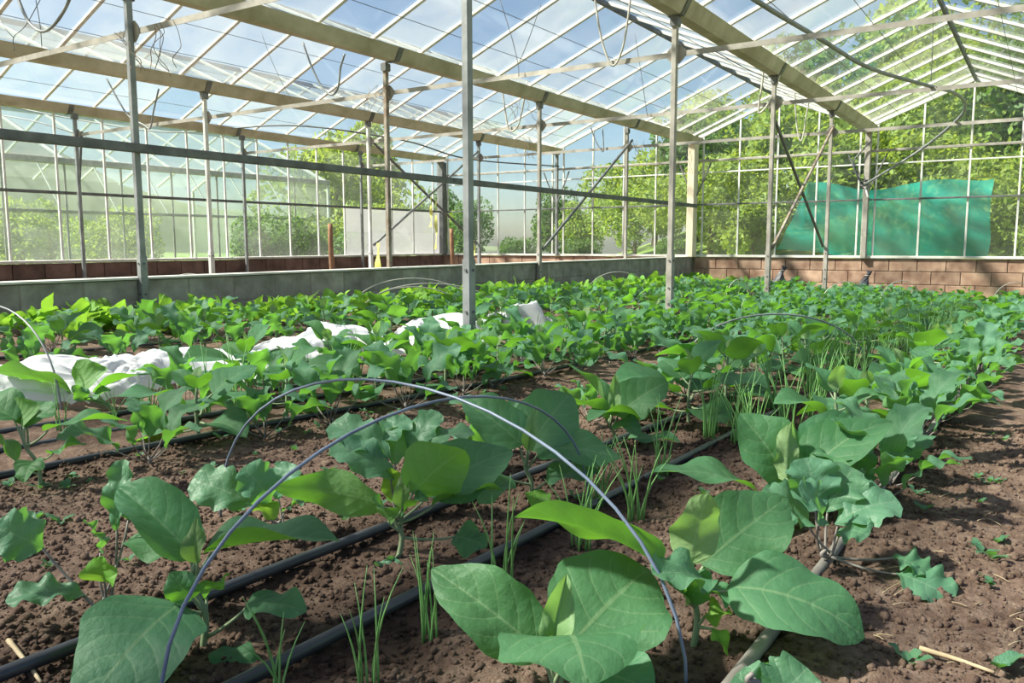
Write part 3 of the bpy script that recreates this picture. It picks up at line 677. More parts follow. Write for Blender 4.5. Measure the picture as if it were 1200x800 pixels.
dripline(2.66, 0.1, 15.6, 'black drip hose nearest the white fleece', 'hose_plastic', .010, .03, 1.2)
dripline(3.6, 0.1, 15.6, 'black drip hose in third bed beyond the white fleece', 'hose_plastic', .010, .03, 5)
dripline(4.5, 0.1, 15.6, 'black drip hose on the wall side of third bed', 'hose_plastic', .010, .03, .7)
def hoop(a, b, h, label, m, r=0.006, group=None, lean=(0, 0)):
    a = np.array(a, float); b = np.array(b, float); pts = []
    for t in np.linspace(0, math.pi, 25):
        p = (a+b)/2-(b-a)/2*math.cos(t); s = math.sin(t)**.85
        g = float(soil_base(p[0], p[1])); pts.append((p[0]+lean[0]*s, p[1]+lean[1]*s, g-.03+(h+.03)*s))
    tag(tube('wire_hoop', pts, r, m, 6), label, 'hoop', group)
hoop(gp(186, 835)[:2], gp(690, 592)[:2], .315, 'blue-grey plastic hoop crossing another, its feet along the bed', 'blue_rod', .0026)
hoop(gp(258, 605)[:2], gp(806, 805)[:2], .35, 'blue-grey plastic hoop crossing another, set across the bed', 'blue_rod', .0026)
hoop(gp(800, 432)[:2], gp(1015, 432)[:2], .30, 'thin grey hoop over the middle of first bed', 'pipe_grey', .005)
hoop(gp(-60, 455)[:2], gp(72, 482)[:2], .36, 'dark hoop over second bed beside the white fleece', 'pipe_grey', .0035)
for (x0, x1, yb, yt) in [(184, 264, 348, 318), (410, 560, 352, 324), (425, 545, 352, 334), (684, 764, 338, 317), (800, 830, 338, 324), (850, 880, 338, 326), (960, 1020, 345, 329), (1030, 1080, 342, 328), (1160, 1215, 346, 330), (420, 590, 356, 330)]:
    a = gp(x0, yb+18); b = gp(x1, yb+18); m_ = (a+b)/2; dp = float((m_-CAM)@FWD)
    if a[0] > 15.5: a = ats(15.3, x0, yb)
    if b[0] > 15.5: b = ats(15.3, x1, yb)
    dp = float(((a+b)/2-CAM)@FWD)
    zt = CAMH-(yt-284)/FPX*dp; h = zt-float(soil_base(*((a+b)/2)[:2]))
    hoop(a[:2], b[:2], max(.2, min(h, .6)), 'pale wire hoop arching over low crops near the block walls', 'pale_rod', .005, 'wire hoops near the walls')
def fleece(x0, x1, y0, y1, h, label, seed):
    nu, nv = 150, 50; V = []
    U, W = np.meshgrid(np.linspace(0, 1, nu), np.linspace(0, 1, nv), indexing='ij')
    Xf = x0+(x1-x0)*U+.12*(vnoise(U*6, W*3, seed)-.5); wob = .35*(vnoise(U*5, W*0, seed+1)-.5)
    Yf = y0+(y1-y0)*W+wob
    Zf = h*np.sin(np.pi*np.clip(W, 0, 1))**.6*np.sin(np.pi*np.clip(U, .0, 1))**.3*(.55+.9*vnoise(U*9*(x1-x0)/2, W*4, seed+2))
    rid = np.abs(vnoise(U*16*(x1-x0)/2, W*8+U*6, seed+3)-.5); Zf = Zf+.05*np.abs(vnoise(U*42*(x1-x0)/2+W*5, W*19, seed+4)-.5)+.06*rid*(W > .02)*(W < .98)+.01+soil_base(Xf, Yf)
    V = np.stack([Xf, Yf, Zf], -1).reshape(-1, 3); I = (np.arange(nu-1)[:, None]*nv+np.arange(nv-1)[None]).ravel()
    tag(obj('fleece_sheet', mesh('fleece_sheet', V, np.stack([I, I+nv, I+nv+1, I+1], -1), 'fleece', True)), label, 'fleece')
fleece(1.0, 2.8, 2.92, 3.45, .10, 'crumpled white fleece sheet, longest of those on the soil', 21)
fleece(2.9, 3.55, 3.1, 3.5, .13, 'crumpled white fleece sheet between the long sheet and the small one', 31)
fleece(3.85, 4.5, 3.0, 3.35, .15, 'small crumpled white fleece sheet among the plants before the lone post', 41)
fleece(5.3, 5.9, 3.3, 3.65, .17, 'white fleece scrap farther along the bed, beyond the lone post', 51)
for (px, dep, y0, y1, lb) in [(387, 11.6, 262, 330, 'rough reddish wooden stake standing before the whitened panes'), (529, 13.8, 268, 330, 'rough wooden stake standing beside the dark corner column')]:
    a = at(px, y0, dep); b = at(px+4, y1, dep); b[2] = -.05
    P = spline([b, b+(a-b)*.3+np.array([.015, .01, 0]), b+(a-b)*.7+np.array([-.012, 0, 0]), a], 4)
    tag(tube('wooden_stake', P, np.linspace(.042, .034, len(P)), 'wood', 7), lb, 'stake')
for (px, dep, y0, y1, wd, lb) in [(443, 11.5, 285, 345, .09, 'yellow tape strip hanging at foot of the pale post'), (511, 13.0, 236, 292, .03, 'narrow yellow strip hanging under the pale brace'), (505, 13.0, 231, 266, .03, 'short pale strip hanging under the crossing braces'), (555, 13.2, 282, 300, .05, 'short yellow strip behind the lone post')]:
    a = at(px, y0, dep); b = at(px, y1, dep); V = []
    for i in range(9):
        t_ = i/8; c = a+(b-a)*t_; dy = wd*(.35+.3*t_); V += [c+np.array([.03*math.sin(i*1.3), dy, 0]), c+np.array([-.02*math.sin(i*1.1), -dy, .01])]
    V += [v+np.array([.004, 0, 0]) for v in V]
    Fc = [(2*i, 2*i+1, 2*i+3, 2*i+2) for i in range(8)]+[(18+2*i, 20+2*i, 21+2*i, 19+2*i) for i in range(8)]
    tag(obj('tape_strip', mesh('tape_strip', V, Fc, 'yellow_tape', True)), lb, 'tape')
for (y, lb) in [(4.22, 'black bag tied at the neck, standing before the reddish wall by X-braced posts'), (2.74, 'black bag tied at the neck, standing at the end column foot')]:
    V, Fc = tube_geo([(0, 0, 0), (0, 0, .06), (.0, .01, .16), (.0, -.02, .27), (0, -.05, .36), (0, -.08, .42), (0, -.10, .47)], [.10, .13, .12, .075, .035, .03, .05], 11)
    V = [v+np.array([random.uniform(-.015, .015), random.uniform(-.015, .015), 0]) for v in V]
    t = thing('tied_bag', lb, 'bag', (15.62, y, sh(15.62, y))); obj('sack', mesh('sack', V, Fc, 'black_bag'), t)
    tube('tie', [(.04*math.cos(a), -.065+.04*math.sin(a), .39) for a in np.linspace(0, 6.3, 12)], .008, 'pale_rod', 5, t)

# ------------------------------------------------------------------ plants
def leaf_geo(L, W, kind='aub', fold=0.25, arch=0.1, wave=0.02, seed=0, n=14, m=5):
    """blade along +x, width along y, upper side +z; chord from the origin to (L,0,0)"""
    r = np.random.default_rng(seed); u = np.linspace(0, 1, n+1); v = np.linspace(-1, 1, 2*m+1)
    ph = arch*4*(.5-u); cx = np.concatenate([[0], np.cumsum(np.cos((ph[1:]+ph[:-1])/2))])/n; cz = np.concatenate([[0], np.cumsum(np.sin((ph[1:]+ph[:-1])/2))])/n
    s = L/math.hypot(cx[-1], cz[-1]); cx = cx*s; cz = cz*s; rot = -math.atan2(cz[-1], cx[-1]); cx, cz = cx*math.cos(rot)-cz*math.sin(rot), cx*math.sin(rot)+cz*math.cos(rot)
    th = ph+rot; nx_, nz_ = -np.sin(th), np.cos(th)
    if kind == 'aub':
        e = (u**.56)*((1-u)**.80); e = e/e.max(); p1, p2 = r.uniform(0, 6.28, 2)
        wl_ = e*(1+.05*np.sin(u*13+p1)+.025*np.sin(u*29+p2)); wr_ = e*(1+.05*np.sin(u*12+p2)+.025*np.sin(u*27+p1))
    else:
        e = (u**.75)*((1-u)**.5); e = e/e.max(); q = r.uniform(0, 1, 2)
        lob = .20+.06*u
        wl_ = e*(1-lob*np.abs(((5.5*u+q[0]+.08*np.sin(9*u)) % 1)*2-1)) + .04; wr_ = e*(1-lob*np.abs(((5*u+q[1]+.08*np.sin(8*u)) % 1)*2-1))+.04
        low = np.clip((.28-u)/.28, 0, 1); wl_ *= 1-.55*low; wr_ *= 1-.55*low; wl_[-1] = wr_[-1] = .02
    pa, pb, fa, fb = r.uniform(0, 6.28, 2).tolist()+r.uniform(6, 10, 2).tolist()
    if kind != 'aub': fa *= 2; fb *= 2
    V = []; UV = []
    for i in range(n+1):
        for vv in v:
            hw = W/2*(wl_[i] if vv < 0 else wr_[i]); y = vv*hw
            z = fold*abs(y)*(1-.25*abs(vv))+wave*(abs(vv)**1.6)*math.sin((fa if vv < 0 else fb)*u[i]+(pa if vv < 0 else pb))*math.sin(math.pi*min(1, u[i]*1.05))**.5
            z += .012*L*math.sin(u[i]*6*2*math.pi-abs(vv)*4)*abs(vv)*(1-abs(vv))*(1.6 if kind == 'aub' else .6)
            yy = y*math.cos(math.atan(fold)*.6)
            V.append((cx[i]+nx_[i]*z, yy, cz[i]+nz_[i]*z)); UV.append((u[i], (vv+1)/2))
    k = 2*m+1
    Fc = [(i*k+j, (i+1)*k+j, (i+1)*k+j+1, i*k+j+1) for i in range(n) for j in range(k-1)]
    return np.array(V), Fc, UV
LEAFM = {'aub': 'aubergine_leaf', 'kale': 'kale_leaf', 'young': 'aubergine_young', 'bright': 'bright_leaf'}
def basis(A, B, hint):
    x = (B-A)/np.linalg.norm(B-A); z = hint-x*(hint@x); z /= np.linalg.norm(z)+1e-9; y = np.cross(z, x)
    return Matrix(((x[0], y[0], z[0], A[0]), (x[1], y[1], z[1], A[1]), (x[2], y[2], z[2], A[2]), (0, 0, 0, 1)))
def petiole_geo(p0, p1, out, r0, r1, k=5):
    c = p0+(p1-p0)*.5+np.array([0, 0, -.12*np.linalg.norm(p1-p0)]); P = [(1-t)**2*p0+2*t*(1-t)*c+t*t*p1 for t in np.linspace(0, 1, 6)]
    return tube_geo(P, np.linspace(r0, r1, 6), k)

# --- hand-posed foreground plants: leaves given by base, tip, width and which way the upper side looks
TOCAM = -FWD
HERO = []
def hero(name, label, cat, base, leaves, kind, stem_h, stem_px=None, stem_r=.008):
    g0 = np.array([base[0], base[1], 0.0])-CAM; lo, hi = .3, 1.0
    for _ in range(30):
        kk = (lo+hi)/2; q = CAM+kk*g0
        if q[2] > float(soil_base(q[0], q[1])): lo = kk
        else: hi = kk
    bx, by = q[0], q[1]; o = np.array([bx, by, sh(bx, by)]); dep = float((o-CAM)@FWD); stem_h *= kk; stem_r *= kk*1.15; HERO.append((bx, by))
    t = thing(name, label, cat, tuple(o))
    top = np.array([0, 0, stem_h]) if stem_px is None else at(*stem_px, dep)-o
    sp_ = spline([np.array([0, 0, -.03]), top*.35+np.array([.008, -.006, 0]), top*.7+np.array([-.005, .006, 0]), top], 4)
    smat = 'aubergine_stem' if kind == 'aub' else 'kale_stem'
    V, Fc = tube_geo(sp_, np.linspace(stem_r, stem_r*.6, len(sp_)), 8); obj('stem', mesh('stem', V, Fc, smat, True), t)
    for i, lf in enumerate(leaves):
        (ax, ay, ad, tx, ty, td, W, hu, hc), ex = lf[:9], (lf[9] if len(lf) > 9 else {})
        ad *= kk; td *= kk; W *= kk*1.08
        A = at(ax, ay, dep+ad)-o; B = at(tx, ty, dep+td)-o; hint = hu*np.array([0, 0, 1.])+hc*TOCAM
        L = float(np.linalg.norm(B-A)); kd = ex.get('kind', kind)
        V, Fc, UV = leaf_geo(L, W, 'kale' if kd == 'kale' else 'aub', ex.get('fold', .3), ex.get('arch', .15), kk*ex.get('wave', .022 if kind == 'aub' else .016), 100+i+int(bx*97), 24 if kd == 'kale' else 18, 6)
        l = obj('leaf', mesh('leaf', V, Fc, LEAFM[kd], True, UV), t, basis(A, B, hint))
        if ex.get('label'): l['label'] = ex['label']
        hz = ex['z']*kk if 'z' in ex else min(max(A[2]*.75, .015), stem_h); f = min(1, hz/max(stem_h, 1e-3)); p0 = sp_[int(round(f*(len(sp_)-1)))] if kind == 'aub' else np.array([random.uniform(-.012, .012), random.uniform(-.012, .012), .02])
        X = np.array(basis(A, B, hint).inverted() @ Vector((*p0, 1)))[:3]
        c = (X*.45)+np.array([0, 0, -.15*np.linalg.norm(X)]); Pp = [(1-q)**2*X+2*q*(1-q)*c+q*q*np.array([.06*L, 0, .0]) for q in np.linspace(0, 1, 7)]
        V, Fc = tube_geo(Pp, np.linspace(.0048, .003, 7)*kk*1.1*(1 if kind == 'aub' else .85), 6); obj('petiole', mesh('petiole', V, Fc, smat, True), l)
    return t
D = dict
E1 = [(212, 706, -.03, 96, 836, -.29, .25, .8, .9, D(fold=.10, arch=.2, wave=.02)), (229, 655, 0, 138, 571, .06, .15, .5, .25, D(fold=.7)), (238, 648, 0, 398, 634, .05, .21, 1, -.12, D(fold=.5, arch=.1)),
      (226, 640, .06, 152, 630, .14, .15, 1, .35, D(fold=.1)), (288, 708, 0, 360, 716, -.06, .10, 1, .4, D(z=.05, fold=.1)), (252, 762, -.04, 306, 798, -.1, .08, 1, .4, D(z=.03)),
      (226, 702, -.03, 199, 670, -.05, .075, .4, .8), (240, 702, .02, 270, 672, .06, .08, .6, -.4), (231, 660, -.02, 231, 606, -.01, .05, .2, 1, D(fold=.9, kind='young'))]
hero('aubergine_plant', 'aubergine plant with broad drooping leaf, at left foot of the crossing hoops', 'plant', (1.17, 1.68), E1, 'aub', .26, (230, 655))
E2 = [(450, 592, 0, 320, 572, .02, .135, .35, -1, D(fold=.15)), (482, 578, -.04, 545, 527, -.1, .19, .55, -.95, D(fold=.1)), (500, 580, .04, 601, 528, .14, .21, 1, .7, D(fold=.2)), (505, 592, -.02, 588, 574, .03, .12, 1, -.3),
      (456, 612, -.02, 436, 585, -.1, .07, .8, .3), (470, 602, 0, 503, 586, -.1, .07, .8, .3), (532, 628, 0, 571, 641, -.03, .11, 1, .6, D(z=.08, fold=.1)), (463, 652, -.04, 451, 684, -.08, .09, .5, 1, D(kind='kale', z=.03)),
      (470, 600, -.02, 476, 548, -.02, .05, .2, 1, D(fold=.9, kind='young'))]
hero('aubergine_plant', 'aubergine plant between the crossing hoops, bright leaf undersides curling upward', 'plant', (1.83, 1.63), E2, 'aub', .22, (470, 590))
E3 = [(640, 768, 0, 505, 666, .08, .15, .7, .9, D(fold=.45, wave=.018)), (666, 758, .06, 760, 666, .26, .26, .9, .8, D(fold=.15, wave=.02)), (643, 770, -.02, 664, 672, -.02, .07, .3, .8, D(fold=1.0, kind='young')),
      (662, 764, -.02, 688, 806, -.26, .27, 1, .25, D(fold=-.05, arch=.45, wave=.025)), (690, 785, -.02, 768, 812, -.08, .15, 1, .5, D(fold=.1))]
hero('aubergine_plant', 'aubergine plant with very large cupped leaves, below the right foot of hoop', 'plant', (1.38, .79), E3, 'aub', .16, (655, 790))
E4 = [(776, 664, -.08, 602, 606, -.12, .17, .75, -.5, D(fold=.45, z=.15)), (808, 662, -.04, 831, 578, -.08, .11, .25, -1, D(fold=.2, kind='young', label='pale folded young leaf showing its veined underside')), (822, 662, .04, 923, 583, .16, .19, .8, .9, D(fold=.15)),
      (852, 688, -.02, 1014, 748, -.12, .21, 1, .6, D(fold=.1, arch=.3, wave=.02, z=.13)), (836, 684, -.08, 764, 672, -.2, .11, 1, .5, D(wave=.022, kind='kale')), (824, 722, -.01, 858, 720, -.04, .055, 1, .3, D(kind='bright', z=.06)),
      (836, 735, -.02, 853, 768, -.07, .03, 1, .6, D(kind='bright', z=.05)), (808, 704, -.05, 832, 668, -.09, .065, .5, .7), (820, 690, -.02, 858, 700, 0, .10, 1, .2), (806, 706, -.03, 776, 662, -.1, .05, .5, .5)]
hero('aubergine_plant', 'aubergine plant with pale folded young leaf, beside the dusty drip hose', 'plant', (1.79, .66), E4, 'aub', .23, (812, 655))
E9 = [(886, 574, 0, 765, 553, -.08, .18, 1, .1, D(fold=.2)), (926, 568, 0, 866, 484, .06, .21, .6, .9, D(fold=.35)), (922, 565, -.05, 928, 494, -.05, .08, .2, -.9, D(fold=.6, kind='young')), (940, 562, 0, 1046, 494, .05, .2, 1, .35, D(fold=.3, arch=.25)),
      (946, 550, .05, 996, 486, .16, .2, .8, .7), (936, 575, -.02, 996, 545, -.15, .17, .8, .5), (930, 580, -.04, 885, 625, -.2, .15, .9, .6), (945, 580, 0, 1030, 560, .0, .15, 1, .2), (915, 570, .05, 935, 510, .2, .16, .8, .6)]
hero('aubergine_plant', 'bushy aubergine plant whose leaves overlap kale at the path edge', 'plant', (2.82, .70), E9, 'aub', .24, (928, 565))
E6 = [(618, 527, .02, 668, 461, .14, .24, .8, .9, D(fold=.2)), (612, 522, 0, 542, 471, .06, .2, .9, .6), (628, 527, 0, 728, 537, -.1, .17, 1, .5, D(fold=.05)), (618, 528, -.03, 628, 476, -.03, .06, .2, 1, D(fold=1, kind='young')),
      (640, 562, 0, 702, 552, -.02, .14, 1, .4), (600, 560, -.03, 560, 590, -.12, .12, 1, .5), (625, 575, -.02, 640, 600, -.1, .08, .8, .8, D(kind='bright'))]
hero('aubergine_plant', 'aubergine plant behind the top of the crossing hoops', 'plant', (2.47, 1.55), E6, 'aub', .24, (620, 528))
E5 = [(722, 487, 0, 783, 447, .06, .2, .8, .8, D(fold=.3)), (715, 484, 0, 665, 427, .06, .16, .7, -.1, D(fold=.6)), (712, 492, -.05, 667, 466, -.1, .15, 1, -.3), (718, 487, -.08, 721, 438, -.08, .06, .2, 1, D(fold=1, kind='young')), (735, 514, 0, 798, 519, -.1, .1, 1, .2, D(z=.05)),
      (748, 492, -.08, 688, 494, -.2, .16, 1, -.1, D(arch=.3)), (722, 495, -.1, 750, 508, -.2, .12, .9, .5)]
hero('aubergine_plant', 'aubergine plant with upright folded leaf, past the hoops beside onions', 'plant', (3.43, 1.68), E5, 'aub', .22, (717, 485))
EL1 = [(50, 505, -.1, 150, 493, -.04, .15, 1, -.1, D(fold=.3)), (20, 492, 0, -45, 468, .05, .2, 1, .3), (25, 502, 0, 16, 466, .05, .15, .5, -.6), (18, 540, 0, -25, 505, 0, .15, .8, -.3), (60, 532, -.05, 101, 521, -.1, .08, 1, .2), (30, 500, .05, 55, 470, .15, .18, .9, .5), (40, 540, -.05, 28, 566, -.15, .1, .8, .8)]
hero('aubergine_plant', 'aubergine plant at the far edge of bare lane, leaning a long flat leaf', 'plant', (1.61, 3.29), EL1, 'aub', .3, (28, 500))
EL2 = [(84, 460, 0, -8, 436, -.03, .26, 1, -.6, D(fold=.2)), (101, 458, 0, 90, 422, .05, .25, .5, -.8, D(fold=.2)), (109, 460, 0, 192, 437, .03, .2, 1, -.05, D(fold=.3)), (100, 468, -.05, 84, 452, -.1, .08, .6, .6), (105, 468, 0, 130, 458, -.08, .09, .8, .5)]
hero('aubergine_plant', 'aubergine plant with wide bright leaves spread before the white fleece', 'plant', (2.62, 4.42), EL2, 'aub', .2, (98, 462))
K = D(fold=.2, arch=.25)
hero('kale_plant', 'kale plant with fanned purple stalks and a leaf lying on the path soil', 'plant', (2.42, .49), [(978, 614, 0, 1054, 588, -.02, .15, 1, .5, K), (956, 598, .03, 944, 536, .06, .16, .5, .8, K), (968, 600, .02, 1000, 548, .08, .14, .7, .6, K), (948, 612, -.03, 898, 588, -.1, .15, .9, .6, K), (982, 622, -.03, 1018, 628, -.1, .12, 1, .6, K), (962, 612, -.05, 935, 572, -.12, .13, .7, .5, K), (1050, 671, -.10, 1119, 703, -.20, .14, 1, .7, D(fold=.1, arch=.12)), (1046, 652, -.06, 1088, 672, -.12, .09, 1, .4, D(fold=.3))], 'kale', .05)
hero('kale_plant', 'low blue-green kale leaves beside the dusty drip hose end', 'plant', (1.62, .46), [(900, 835, 0, 946, 782, .02, .13, .8, .7, K), (895, 830, 0, 862, 790, .02, .12, .8, .7, K)], 'kale', .05)
hero('kale_plant', 'sparse kale plant on bare soil beside the broad drooping aubergine leaf', 'plant', (1.09, 1.97), [(52, 642, 0, -8, 618, -.05, .13, .6, .8, K), (119, 650, 0, 97, 611, .02, .10, .5, -.3, K), (122, 682, -.02, 121, 651, -.05, .085, .5, .9, D(kind='bright')),
      (102, 698, 0, 6, 704, -.08, .09, 1, .4, K), (136, 622, .02, 146, 538, .06, .07, .4, .5, D(fold=.5, kind='kale')), (150, 610, .04, 160, 585, .06, .05, .6, .6)], 'kale', .05)
hero('kale_plant', 'kale plant with ragged leaves behind the blue hoop in the bare lane', 'plant', (2.09, 1.85), [(458, 538, 0, 386, 498, .05, .15, 1, .6, K), (462, 562, -.02, 388, 520, -.05, .14, .9, .8, K), (478, 538, .04, 514, 482, .1, .11, .7, .5, K), (490, 530, .02, 556, 508, .04, .12, .9, .2, K), (463, 545, .02, 466, 500, .05, .1, .4, -.4, K), (446, 520, .05, 480, 490, .1, .12, .9, .5, K), (460, 590, 0, 458, 548, -.05, .07, .4, -.6, D(kind='bright'))], 'kale', .05)
hero('kale_plant', 'kale plant with blue-green ragged leaves beside the hoop foot in bare lane', 'plant', (1.75, 2.05), [(300, 592, 0, 224, 563, .0, .15, .7, .9, K), (318, 590, -.02, 284, 548, -.05, .14, .8, .5, K), (325, 585, .02, 342, 542, .05, .12, .7, .4, K), (330, 600, 0, 372, 590, .03, .12, 1, -.2, K), (318, 610, -.02, 300, 588, -.08, .08, .6, -.4, D(kind='bright'))], 'kale', .05)

# --- growing-plant variants for the rows
def wrap(name, parts):
    V = []; Fc = []; UV = []
    return None
LV = {}
def leafvar(kind, i):
    if (kind, i) not in LV:
        r = np.random.default_rng(500+i); k = 'kale' if kind in ('kale',) else 'aub'
        fold, arch, wave = r.uniform(.1, .45), (r.uniform(.1, .35) if k == 'aub' else r.uniform(.3, .5)), (r.uniform(.04, .09) if k == 'aub' else r.uniform(.07, .13))
        V, Fc, UV = leaf_geo(1.0, .72 if k == 'aub' else r.uniform(.44, .58), k, fold, arch, wave, 900+i, 12 if k == 'aub' else 22, 4)
        n = len(V)
        pl = {'aub': .3, 'kale': .55, 'bright': .4, 'young': .1}[kind]
        tv, tf = tube_geo([(-pl, 0, -.10*pl), (-pl*.5, 0, -.10*pl), (0, 0, 0), (.08, 0, .005)], ([.026, .020, .017, .012] if kind != 'kale' else [.018, .014, .012, .009]), 5)
        me = mesh('leaf', list(V)+list(tv), list(Fc)+[tuple(a+n for a in f) for f in tf], LEAFM[kind], True, UV+[(.5, .5)]*len(tv))
        me.materials.append(MATS['kale_stem' if kind == 'kale' else 'aubergine_stem'])
        mi = np.zeros(len(me.polygons), dtype=np.int32); mi[len(Fc):] = 1; me.polygons.foreach_set('material_index', mi)
        LV[(kind, i)] = me
    return LV[(kind, i)]
def make_variant(kind, seed):
    """list of (part name, mesh, local matrix) in a unit-free plant frame"""
    r = np.random.default_rng(seed); parts = []
    if kind == 'aub':
        h = r.uniform(.17, .26); V, Fc = tube_geo(spline([(0, 0, -.04), (.01, 0, h*.5), (0, .01, h)], 4), np.linspace(.009, .005, 9), 6)
        parts.append(('stem', mesh('stem', V, Fc, 'aubergine_stem', True), Matrix()))
        n = int(r.integers(7, 10)); a0 = r.uniform(0, 6.28)
        for i in range(n):
            f = i/(n-1); az = a0+i*2.4+r.uniform(-.3, .3); L = (.15+.11*math.sin(math.pi*min(1, f*1.15+.15)))*r.uniform(.85, 1.15); el = -.25+1.0*f+r.uniform(-.15, .2)
            if f > .9: L *= .6; el = 1.2
            z = h*(.25+.75*f); parts.append(('leaf', leafvar('young' if f > .9 else 'aub', int(r.integers(0, 7))), (az, el, L, z, r.uniform(-.35, .35), .3 if f <= .9 else .1)))
    elif kind == 'kale':
        h = r.uniform(.015, .035); V, Fc = tube_geo([(0, 0, -.04), (0, 0, h)], [.010, .008], 6); parts.append(('stem', mesh('stem', V, Fc, 'kale_stem', True), Matrix()))
        n = int(r.integers(6, 10)); a0 = r.uniform(0, 6.28)
        for i in range(n):
            f = i/(n-1); az = a0+i*2.4+r.uniform(-.3, .3); L = r.uniform(.17, .26)*(1 if f < .8 else .65); el = .42+.85*f+r.uniform(-.2, .15)
            parts.append(('leaf', leafvar('kale', int(r.integers(0, 7))), (az, el, L, h*(.4+.6*f), r.uniform(-.4, .4), .55)))
    else:
        n = 9
        for i in range(n):
            f = i/(n-1); az = i*2.4+r.uniform(-.3, .3); L = r.uniform(.07, .13); el = .3+1.0*f
            parts.append(('leaf', leafvar('bright', int(r.integers(0, 5))), (az, el, L, .01, r.uniform(-.4, .4), .4)))
    out = []
    for nm, me, q in parts:
        if isinstance(q, tuple):
            az, el, L, z, rl, pl = q
            R = Matrix.Rotation(az, 4, 'Z') @ Matrix.Rotation(-el, 4, 'Y') @ Matrix.Rotation(rl, 4, 'X')
            Mx = Matrix.Translation((0, 0, z)) @ R @ Matrix.Diagonal((L, L, L, 1)) @ Matrix.Translation((pl, 0, 0)); out.append((nm, me, Mx))
        else: out.append((nm, me, q))
    return out
AUB = [make_variant('aub', 40+i) for i in range(7)]; KALE = [make_variant('kale', 60+i) for i in range(7)]; SAL = [make_variant('salad', 80+i) for i in range(4)]
def stretch(x):
    return 'short of lone post' if x < 3.8 else 'past lone post' if x < 6.8 else 'past second post' if x < 9.8 else 'beside X brace' if x < 12.8 else 'near end wall'
def place(var, name, x, y, sc, label, group):
    t = thing(name, label+', '+stretch(x), 'plant', (x, y, sh(x, y)), random.uniform(0, 6.28), group+', '+stretch(x)); t.scale = (sc, sc, sc*random.uniform(.9, 1.1))
    for nm, me, Mx in var: obj(nm, me, t, Mx)
heroes = HERO
def free(x, y, d=.28): return all(math.hypot(x-a, y-b) > d for a, b in heroes)
def inview(x, y, z=.25, mar=90):
    p = np.array([x, y, z])-CAM; dd = p@FWD
    if dd < .5: return False
    u = 600+FPX*(p@RGT)/dd; v = 400-FPX*(p@UPV)/dd
    return -mar < u < 1200+mar and v < 800+mar*1.5
def row(kind, y, x0, x1, step, label, group, jit=.06, sc=(.66, .9), dmin=.2):
    x = x0; var = AUB if kind == 'aub' else KALE
    while x < x1:
        xx = x+random.uniform(-jit, jit); yy = y+random.uniform(-jit, jit)
        if free(xx, yy, dmin) and inview(xx, yy):
            place(random.choice(var), 'aubergine_plant' if kind == 'aub' else 'kale_plant', xx, yy, random.uniform(*sc), label, group)
        x += step
G = 'aubergine plants of the '
row('aub', .45, 2.4, 15.35, .42, 'aubergine plant in the row between path edge and onion clumps', G+'path-side row', .04)
row('aub', 1.03, 2.75, 15.35, .42, 'aubergine plant in the row between onion clumps and bare lane', G+'lane-side row', .04)
row('kale', .29, 1.9, 15.35, .34, 'kale plant in the row along the edge of bare path', 'kale along the path', .035, (.62, .85), .14)
row('kale', 1.28, 1.9, 15.35, .34, 'kale plant in the row along near edge of bare lane', 'kale on the near edge of the lane', .05, (.6, .85))
row('kale', 2.02, 1.3, 15.35, .34, 'kale plant along the far edge of bare lane', 'kale on the far edge of the lane', .05, (.6, .85))
row('aub', 2.2, 1.5, 15.35, .42, 'aubergine plant in second bed just past the bare lane', G+'second bed', .05)
row('kale', 2.48, 1.75, 15.35, .40, 'kale plant in the middle of second bed', 'kale in second bed', .06, (.65, .9))
row('aub', 2.74, 2.2, 15.35, .42, 'aubergine plant in second bed on the fleece side', G+'fleece side', .05)
row('aub', 3.55, 4.0, 15.35, .42, 'aubergine plant in third bed just beyond the fleece', G+'third bed', .06)
row('kale', 3.85, 1.9, 15.35, .38, 'kale plant in the middle of third bed', 'kale in third bed', .08, (.7, .9))
row('aub', 4.15, 2.2, 15.35, .45, 'aubergine plant in third bed on the wall side', G+'third bed wall side', .08)
row('kale', 4.55, 2.4, 15.35, .42, 'kale plant on the wall side of third bed', 'kale on the wall side', .1, (.7, .9))
row('kale', 1.65, 4.6, 15.35, .48, 'kale plant growing in the bare lane', 'kale in the far lane', .1, (.6, .8))
n = 0
for i in range(1500):
    x = random.uniform(2.6, 15.6); y = random.choice([random.uniform(4.7, 5.8), random.uniform(5.0, 5.8)])
    if n < 290 and inview(x, y) and free(x, y, .3):
        n += 1; place(random.choice(SAL), 'salad_plant', x, y, random.uniform(.9, 1.5), 'small bright green salad plant at the foot of grey block wall', 'salad plants along the wall')
# onions
def onion(seed):
    r = np.random.default_rng(seed); V = []; Fc = []
    for i in range(int(r.integers(6, 12))):
        a = r.uniform(0, 6.28); h = r.uniform(.2, .38); ln = r.uniform(.02, .13); b = np.array([r.uniform(-.03, .03), r.uniform(-.03, .03), -.02])
        P = [b+np.array([math.cos(a)*ln*t*t, math.sin(a)*ln*t*t, (h+.02)*t]) for t in np.linspace(0, 1, 6)]
        v, f = tube_geo(P, np.array([.0042, .004, .0036, .003, .002, .0006]), 5); Fc += [tuple(q+len(V) for q in ff) for ff in f]; V += v
    return mesh('onion_clump', V, Fc, 'onion_blade', True)
ON = [onion(200+i) for i in range(8)]
pts = [tuple(gp(*q)[:2]) for q in [(588, 682), (432, 802), (322, 815), (745, 612), (700, 592), (505, 745), (775, 560), (680, 640), (860, 520)]]
x = 2.3
while x < 11:
    for yy in (.68, .88):
        if random.random() < .8: pts.append((x+random.uniform(-.04, .04), yy+random.uniform(-.04, .04)))
    x += .15
x = 1.3
while x < 6: pts.append((x, 2.52+random.uniform(-.06, .06))); x += .17
